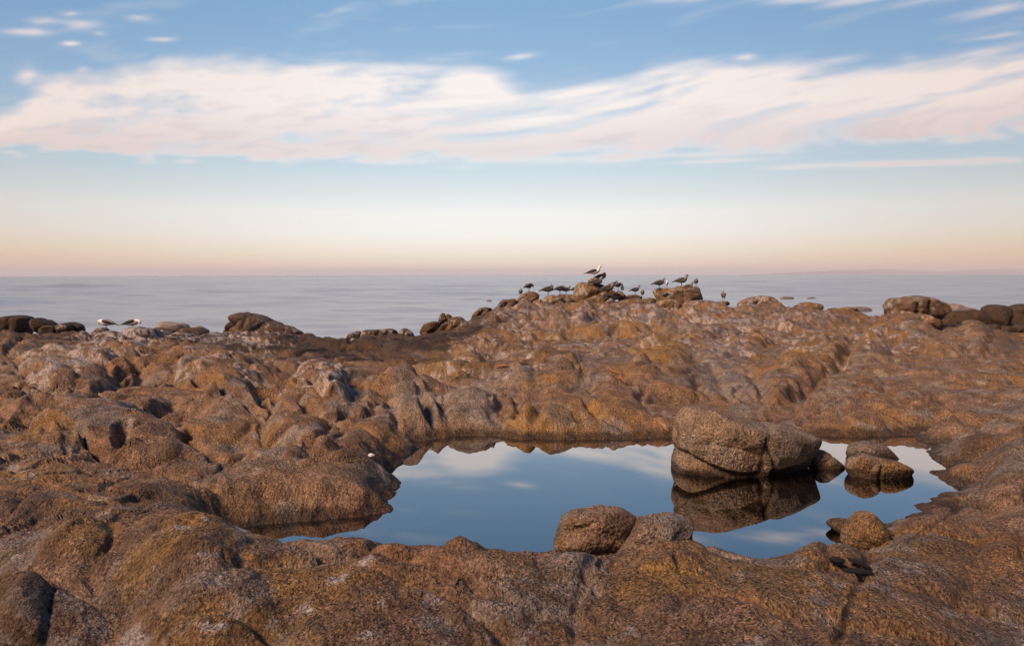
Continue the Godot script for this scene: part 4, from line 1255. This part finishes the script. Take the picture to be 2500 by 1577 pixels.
	boulder("dark_rock", "z4", 18.3, 0.7, BLACK, [960, 500, 985, 432, 1040, 430, 1120, 432, 1200, 420, 1290, 432, 1300, 540, 1150, 580, 1000, 570], "knobbly dark rock along the ridge", "rock", g, [[0.05, 0.08, 1130, 430, 1080, 520], [0.05, 0.08, 1220, 430, 1200, 540]], 1.2)
	boulder("dark_rock", "z4", 18.4, 0.8, BLACK, [1270, 520, 1290, 435, 1340, 412, 1400, 450, 1430, 510, 1360, 560], "peaked dark rock on the ridge", "rock", g, [], 1.2)
	boulder("dark_rock", "z4", 19.6, 0.9, [0.1, 0.15, 0.5, 0.1], [1455, 440, 1490, 385, 1570, 362, 1635, 372, 1625, 425, 1540, 450], "smooth brown egg of rock on the ridge", "rock", g, [], 1.3)
	boulder("dark_rock", "z4", 19.8, 1.0, [0.1, 0.1, 0.5, 0.1], [1595, 380, 1640, 295, 1668, 290, 1685, 340, 1650, 385], "upright finger of rock on the ridge", "rock", g, [], 1.2)
	boulder("dark_rock", "z4", 19.8, 1.0, [0.1, 0.1, 0.5, 0.1], [1670, 340, 1690, 292, 1720, 310, 1755, 345, 1720, 365], "slanting finger of rock beside the upright one", "rock", g, [], 1.2)
	boulder("dark_rock", "z4", 19.3, 0.8, [0.1, 0.1, 0.5, 0.15], [1560, 490, 1640, 390, 1740, 330, 1800, 330, 1910, 405, 1860, 460, 1700, 500], "furrowed brown rock below the two rock fingers", "rock", g, [[0.05, 0.09, 1800, 380, 1740, 430, 1680, 490], [0.05, 0.08, 1700, 370, 1650, 440]], 1.2)
	boulder("dark_rock", "z4", 20.6, 0.8, [0.1, 0.0, 0.5, 0.15], [1865, 380, 1900, 300, 1960, 250, 2010, 240, 2085, 258, 2070, 310, 1970, 380, 1900, 420], "brown shoulder of rock climbing to the crest", "rock", g, [[0.05, 0.08, 2000, 260, 1950, 320, 1920, 400]], 1.2)
	boulder("dark_rock", "z4", 21.6, 0.8, [0.1, 0.0, 0.35, 0.25], [1990, 400, 2060, 290, 2150, 190, 2250, 180, 2310, 225, 2230, 320, 2090, 400], "fluted brown rock just below the crest's end", "rock", g, [[0.06, 0.1, 2200, 200, 2120, 290, 2060, 380], [0.06, 0.08, 2280, 220, 2190, 320]], 1.2)
	# rocks out in the sea
	g = "rocks standing in the sea"
	boulder("sea_rock", "z2", 111.0, 0.8, MISTY, [355, 320, 375, 298, 410, 292, 470, 297, 495, 320], "low sea rock farthest out, left of its twin", "rock", g, [], 1.5, true)
	boulder("sea_rock", "z2", 111.0, 0.8, MISTY, [570, 318, 600, 300, 650, 300, 680, 318], "smaller low sea rock farthest out", "rock", g, [], 1.5, true)
	boulder("sea_rock", "z2", 78.0, 0.6, MISTY, [765, 412, 840, 378, 900, 378, 950, 388, 1060, 380, 1120, 385, 1160, 405, 1200, 418], "long flat reef just beyond the crest", "rock", g, [], 1.5, true)
	boulder("sea_rock", "z2", 70.0, 0.8, MISTY, [1740, 430, 1775, 370, 1800, 350, 1840, 355, 1900, 380, 1960, 395, 2040, 405, 2060, 440, 1860, 450], "jagged misty sea rock behind the largest skyline boulder", "rock", g, [], 1.5, true)
	boulder("sea_rock", "z4", 110.0, 0.8, MISTY, [2010, 190, 2030, 177, 2060, 178, 2075, 190], "tiny dark rock awash beside the gulls' crest", "rock", g, [], 1.5, true)
	boulder("sea_rock", "z4", 40.0, 0.8, [0.9, 0.0, 0.5, 0.0], [655, 565, 720, 535, 760, 500, 800, 488, 830, 500, 850, 545, 740, 590], "peaked grey rock in the water at the ridge's gap", "rock", g, [], 1.4, true)
	boulder("sea_rock", "z3", 36.0, 0.8, [0.5, 0.0, 0.5, 0.0], [1312, 560, 1320, 510, 1355, 495, 1400, 500, 1450, 508, 1480, 515, 1530, 502, 1580, 535, 1610, 600, 1450, 620], "flat-topped misty brown sea rock right of the gulls", "rock", g, [], 1.4, true)
	boulder("sea_rock", "z3", 36.0, 0.8, [0.5, 0.0, 0.55, 0.0], [1610, 570, 1625, 535, 1660, 528, 1710, 545, 1770, 580, 1780, 615, 1650, 610], "sloping misty sea rock beside the flat-topped one", "rock", g, [], 1.4, true)

# ------------------------------------------------------------------ gulls

var gull_mats := {}

func gull_mat(key: String) -> StandardMaterial3D:
	if not gull_mats.has(key):
		var m := StandardMaterial3D.new()
		m.resource_name = "feather_" + key
		m.roughness = 0.9
		m.metallic_specular = 0.25
		var c: Color = {"slate": Color(0.045, 0.042, 0.045), "soot": Color(0.070, 0.062, 0.058), "black": Color(0.018, 0.017, 0.017), "pale": Color(0.72, 0.68, 0.64), "pink": Color(0.45, 0.22, 0.19), "yellow": Color(0.62, 0.38, 0.12), "red": Color(0.35, 0.06, 0.04), "eye": Color(0.01, 0.01, 0.01)}.get(key, Color.WHITE)
		m.albedo_color = c.linear_to_srgb()
		if key == "body": m.vertex_color_use_as_albedo = true
		gull_mats[key] = m
	return gull_mats[key]

func swept(rings: Array, sides := 14) -> ArrayMesh:     # ring: centre, half height, half width, colour
	var v := PackedVector3Array()
	var c := PackedColorArray()
	for k in rings.size():
		var p: Vector3 = rings[k][0]
		var t: Vector3 = (rings[mini(k + 1, rings.size() - 1)][0] - rings[maxi(k - 1, 0)][0])
		t = t.normalized()
		var side := Vector3(0, 0, 1)
		side = (side - t * side.dot(t)).normalized()
		var up := side.cross(t).normalized()
		for i in sides:
			var a := TAU * i / sides
			v.append(p + up * (sin(a) * float(rings[k][1])) + side * (cos(a) * float(rings[k][2])))
			c.append(rings[k][3])
	var idx := PackedInt32Array()
	var n := PackedVector3Array()
	n.resize(v.size())
	for k in rings.size() - 1:
		for i in sides:
			var a := k * sides + i
			var b := k * sides + (i + 1) % sides
			for t: Array in [[a, b, a + sides], [b, b + sides, a + sides]]:
				idx.append_array(PackedInt32Array(t))
				var fn := (v[t[1]] - v[t[0]]).cross(v[t[2]] - v[t[0]])
				for q in t: n[q] += fn
	var mid := Vector3.ZERO
	for p in v: mid += p
	mid /= v.size()
	for end: int in [0, rings.size() - 1]:
		var base := v.size()
		v.append(rings[end][0])
		c.append(rings[end][3])
		var to: Vector3 = (rings[end][0] - rings[1 if end == 0 else end - 1][0]).normalized()
		n.append(to)
		for i in sides:
			idx.append_array(PackedInt32Array([base, end * sides + i, end * sides + (i + 1) % sides]))
	for i in n.size(): n[i] = n[i].normalized()
	if n[sides].dot(v[sides] - (rings[1][0] as Vector3)) < 0.0:
		for i in sides * rings.size(): n[i] = -n[i]
	return mesh_of(v, n, c, idx)

# kind: "white" (dark back, white head and belly) or "sooty"; pose: stand, hunch, preen, sit
func gull(where: Vector3, kind: String, pose: String, yaw: float, size: float, label: String) -> void:
	var root := Node3D.new()
	root.name = numbered("gull")
	add_child(root)
	root.position = where
	root.rotation.y = deg_to_rad(yaw)
	root.scale = Vector3.ONE * size * 1.08
	var white := kind == "white"
	var belly := Color(0.62, 0.56, 0.52) if white else Color(0.135, 0.118, 0.112)
	var back := Color(0.62, 0.56, 0.52) if white else Color(0.095, 0.084, 0.080)
	var head := Color(0.66, 0.61, 0.57) if white else Color(0.20, 0.18, 0.17)
	var lift := 0.0 if pose != "sit" else -0.13
	var y := Vector3(0, lift, 0)
	# from tail to crown
	var neck: Array
	match pose:
		"hunch": neck = [[Vector3(.135, .285, 0), .052, .050], [Vector3(.150, .320, 0), .043, .042], [Vector3(.168, .342, 0), .042, .040], [Vector3(.192, .350, 0), .034, .032], [Vector3(.212, .346, 0), .012, .012]]
		"preen": neck = [[Vector3(.150, .270, 0), .050, .050], [Vector3(.182, .270, .02), .040, .040], [Vector3(.208, .245, .035), .040, .038], [Vector3(.216, .218, .045), .032, .030], [Vector3(.214, .198, .05), .012, .012]]
		"tuck": neck = [[Vector3(.130, .285, 0), .055, .052], [Vector3(.125, .318, .01), .046, .044], [Vector3(.105, .335, .02), .042, .040], [Vector3(.080, .332, .03), .032, .030], [Vector3(.062, .322, .035), .012, .012]]
		_: neck = [[Vector3(.142, .285, 0), .056, .052], [Vector3(.162, .325, 0), .042, .040], [Vector3(.172, .360, 0), .038, .036], [Vector3(.188, .392, 0), .041, .037], [Vector3(.210, .402, 0), .034, .030], [Vector3(.230, .396, 0), .012, .012]]
	var rings := [[Vector3(-.235, .185, 0) + y, .008, .014, back], [Vector3(-.20, .195, 0) + y, .026, .034, back], [Vector3(-.14, .208, 0) + y, .050, .054, back], [Vector3(-.06, .218, 0) + y, .072, .072, belly], [Vector3(.02, .226, 0) + y, .083, .080, belly], [Vector3(.08, .238, 0) + y, .080, .076, belly], [Vector3(.12, .258, 0) + y, .068, .064, belly]]
	for k: Array in neck:
		rings.append([k[0] + y, k[1], k[2], head])
	if not white:
		for k: Array in rings:
			k[1] *= 1.22
			k[2] *= 1.15
	var body := instance(swept(rings), "body", gull_mat("body"), root)
	body.set_meta("label", "white head and belly" if white else "sooty grey body with paler head")
	# folded wings, their tips past the tail
	for sd in [-1.0, 1.0]:
		var w := swept([[Vector3(.080, .282, .050 * sd) + y, .010, .010, Color.WHITE], [Vector3(.062, .276, .064 * sd) + y, .036, .018, Color.WHITE], [Vector3(.01, .268, .074 * sd) + y, .048, .020, Color.WHITE], [Vector3(-.06, .252, .070 * sd) + y, .047, .020, Color.WHITE], [Vector3(-.14, .226, .052 * sd) + y, .036, .016, Color.WHITE], [Vector3(-.22, .198, .030 * sd) + y, .021, .010, Color.WHITE], [Vector3(-.30, .168, .014 * sd) + y, .010, .006, Color.WHITE], [Vector3(-.345, .152, .006 * sd) + y, .003, .003, Color.WHITE]], 10)
		instance(w, "wing", gull_mat("slate" if white else "soot"), root)
	var tail := swept([[Vector3(-.19, .186, 0) + y, .010, .026, Color.WHITE], [Vector3(-.25, .168, 0) + y, .008, .034, Color.WHITE], [Vector3(-.315, .146, 0) + y, .005, .042, Color.WHITE]], 8)
	instance(tail, "tail", gull_mat("pale" if white else "black"), root)
	var h0: Vector3 = neck[-1][0]
	var h1: Vector3 = neck[-2][0]
	var dir := (h0 - h1).normalized()
	var bill := swept([[h0 - dir * .012 + y, .013, .010, Color.WHITE], [h0 + dir * .022 + Vector3(0, -.004, 0) + y, .010, .007, Color.WHITE], [h0 + dir * .046 + Vector3(0, -.010, 0) + y, .007, .005, Color.WHITE], [h0 + dir * .058 + Vector3(0, -.018, 0) + y, .002, .002, Color.WHITE]], 8)
	instance(bill, "bill", gull_mat("yellow" if white else "red"), root)
	if pose != "sit":
		for sd in [-1.0, 1.0]:
			var z: float = .032 * sd
			var leg := swept([[Vector3(.012, .165, z), .010, .010, Color.WHITE], [Vector3(.004, .085, z), .006, .006, Color.WHITE], [Vector3(.014, .008, z), .0055, .0055, Color.WHITE], [Vector3(.020, -.03, z), .0055, .0055, Color.WHITE]], 8)
			var lm := instance(leg, "leg", gull_mat("pink" if white else "black"), root)
			var foot := swept([[Vector3(.004, .004, z), .004, .006, Color.WHITE], [Vector3(.036, .006, z), .005, .018, Color.WHITE], [Vector3(.064, .003, z), .003, .028, Color.WHITE]], 6)
			instance(foot, "foot", gull_mat("pink" if white else "black"), lm)
	tag(root, label, "gull", "gulls resting on the rocks")

func build_gulls() -> void:
	var a := [
		[1450.6, 681, 24.1, "white", "stand", 0, 1.0, "white-headed gull standing highest, on the knob of the tallest boulder"],
		[1468, 691, 24.3, "sooty", "tuck", 20, .92, "dark gull hunched just behind the highest gull"],
		[1457, 704, 23.45, "sooty", "hunch", 8, .95, "dark gull perched low on the face of the tallest boulder"],
		[1291, 712, 24.1, "sooty", "preen", 50, .82, "sooty gull alone on the dome at the crest's end"],
		[1271, 724, 24.6, "sooty", "hunch", 80, .70, "gull half hidden behind the crest's end dome"],
		[1338, 722, 23.9, "sooty", "tuck", 15, .95, "plump sooty gull with its head tucked back, on a small pale boulder"],
		[1367, 718.5, 24.2, "sooty", "preen", 25, .85, "sooty gull preening, one of a close pair"],
		[1382, 719, 24.35, "sooty", "hunch", 20, .72, "smaller sooty gull of the close pair"],
		[1407, 719, 24.6, "sooty", "stand", 5, .80, "gull whose tail shows past the left side of the tallest boulder"],
		[1484, 721, 23.3, "sooty", "hunch", 12, 1.0, "dark gull standing on the slanting slab"],
		[1499, 706, 24.5, "sooty", "tuck", 10, .72, "dark gull at the back, right of the tallest boulder"],
		[1509, 709, 24.2, "sooty", "preen", 40, .75, "dark gull on the shoulder right of the tallest boulder"],
		[1520, 715, 24.3, "sooty", "tuck", 85, .62, "round sooty gull with its back turned, on the shoulder"],
		[1551, 719.5, 24.4, "sooty", "stand", 18, .72, "slim sooty gull standing between the two gull rocks"],
		[1569, 727, 24.4, "sooty", "tuck", 75, .70, "round sooty gull at the foot of the flat-topped rock"],
		[1610, 706, 24.6, "sooty", "hunch", 15, .92, "dark gull at the left end of the flat-topped rock"],
		[1628, 704.5, 24.7, "white", "hunch", 70, .68, "pale gull preening on the flat-topped rock"],
		[1664, 700.5, 24.8, "sooty", "stand", 0, .95, "dark gull stretching forward on the flat-topped rock's middle"],
		[1680, 706, 24.8, "sooty", "sit", 0, .80, "dark gull sitting down on the flat-topped rock"],
		[1700, 700.5, 24.8, "sooty", "hunch", 70, .75, "dark gull on the knob at the flat-topped rock's end"],
		[1767, 736, 24.5, "sooty", "hunch", 80, .85, "lone dark gull on the thin ledge right of the others"],
		[1625, 733, 23.75, "sooty", "preen", 35, .72, "sooty gull in front of the flat-topped rock"],
		[258, 806, 20.5, "white", "preen", 180, 1.0, "white-headed gull preening on the low dark rock at the left"],
		[322, 806, 21.5, "white", "preen", 10, 1.05, "white-headed gull bowing its head on the flat brown rock"]]
	for g: Array in a:
		gull(at(g[0], g[1], g[2]), g[3], g[4], g[5], g[6], g[7])

# ------------------------------------------------------------------ small things left on the rock

func strand(pts: Array, r: float, color: Color, called: String, label: String, category: String) -> void:
	var rings := []
	for p: Array in pts:
		var q := px(p[0], [p[1], p[2]])
		var w := cast(q.x, q.y, true)
		rings.append([w + Vector3(0, r * 1.2, 0), r, r, color])
	rings[0][1] = r * .4; rings[0][2] = r * .4
	rings[-1][1] = r * .4; rings[-1][2] = r * .4
	var base: Vector3 = rings[0][0]
	for k in rings: k[0] -= base
	var o := instance(swept(rings, 8), called, gull_mat("body"))
	o.position = base
	tag(o, label, category, "kelp stalks and straws left by the tide")

func build_litter() -> void:
	var orange := Color(0.34, 0.10, 0.035)
	strand([["z5", 1320, 410], ["z5", 1360, 440], ["z5", 1415, 458], ["z5", 1410, 495], ["z5", 1450, 520], ["z5", 1475, 545]], .011, orange, "kelp_stalk", "forked orange kelp stalk lying on the middle ledge", "kelp")
	strand([["z4", 2095, 750], ["z4", 2150, 738], ["z4", 2200, 735]], .014, Color(0.42, 0.16, 0.05), "kelp_stalk", "short bright orange stick by the middle ledge's rocks", "stick")
	strand([["z4", 2230, 728], ["z4", 2290, 715], ["z4", 2345, 712]], .011, Color(0.36, 0.16, 0.06), "kelp_stalk", "second orange stick in line with the bright one", "stick")
	strand([["z4", 1720, 862], ["z4", 1780, 825], ["z4", 1840, 790], ["z4", 1900, 772]], .009, Color(0.36, 0.18, 0.07), "kelp_stalk", "long thin straw lying in the hollow", "straw")
	strand([["z5", 1090, 320], ["z5", 1085, 370], ["z5", 1085, 420], ["z5", 1055, 455]], .010, Color(0.12, 0.045, 0.03), "kelp_stalk", "dark reddish stalk bent at its end", "kelp")
	strand([["z5", 1740, 850], ["z5", 1780, 890], ["z5", 1830, 945]], .005, Color(0.42, 0.22, 0.10), "kelp_stalk", "pale straw reaching down to the pool beside the big boulder", "straw")
	for k: Array in [[810, 740, .028, .020, "small black lump of dried kelp on the near rock"], [1000, 772, .050, .016, "thin black strip of dried kelp behind the largest piece"], [985, 836, .062, .020, "largest black piece of dried kelp on the near rock"]]:
		var q := px("f4", [k[0], k[1]])
		var w := cast(q.x, q.y, true)
		var rings := []
		for t in 9:
			var f := t / 8.0 * 2.0 - 1.0
			var r: float = k[3] * sqrt(maxf(0.02, 1.0 - f * f)) * (1.0 + 0.35 * n_fine.get_noise_2d(t * 0.07, k[0]))
			rings.append([Vector3(f * k[2], 0.006 + 0.006 * n_fine.get_noise_2d(t * 0.09, 3.0) + (0.02 if k[0] == 1000 else 0.0) * -f, 0.02 * f), r * .75, r, Color(0.012, 0.012, 0.014)])
		var o := instance(swept(rings, 12), "dried_kelp", gull_mat("black"))
		o.position = w + Vector3(0, 0.012, 0.03)
		tag(o, k[4], "kelp", "black scraps of dried kelp")
	# feathers, on the water and at its edge
	for k: Array in [["z7", 2170, 325, 0.055, 60, "curled white feather at the pool's far shore"]]:
		var q := px(k[0], [k[1], k[2]])
		var w := on_level(q.x, q.y, 0.0)
		if k[0] == "z7": w = cast(q.x, q.y, true)
		var rings2 := []
		for t in 9:
			var f := t / 8.0 * 2.0 - 1.0
			rings2.append([Vector3(f * k[3] * 0.5, 0.004 + 0.010 * f * f, 0.008 * f * f), 0.0016, 0.009 * sqrt(maxf(0.03, 1.0 - f * f)) * (0.6 + 0.4 * f * f * f), Color(0.66, 0.63, 0.60)])
		var o := instance(swept(rings2, 8), "feather", gull_mat("body"))
		o.position = w
		o.rotation.y = deg_to_rad(k[4])
		tag(o, k[5], "feather", "feathers shed by the gulls")
	# a snail shell by the water
	var sp := px("z7", [1395, 572])
	var sw := cast(sp.x, sp.y, true)
	var rings := []
	for t in 26:
		var f := t / 25.0
		var ang := f * 14.0
		var rr := 0.020 * (1.0 - f)
		rings.append([Vector3(cos(ang) * rr, 0.012 + f * 0.022, sin(ang) * rr), 0.013 * (1.05 - f), 0.013 * (1.05 - f), Color(0.55, 0.50, 0.47)])
	var shell := instance(swept(rings, 8), "snail_shell", gull_mat("body"))
	shell.position = sw + Vector3(0, 0.004, 0)
	tag(shell, "white coiled snail shell on the dark rock by the water", "shell")
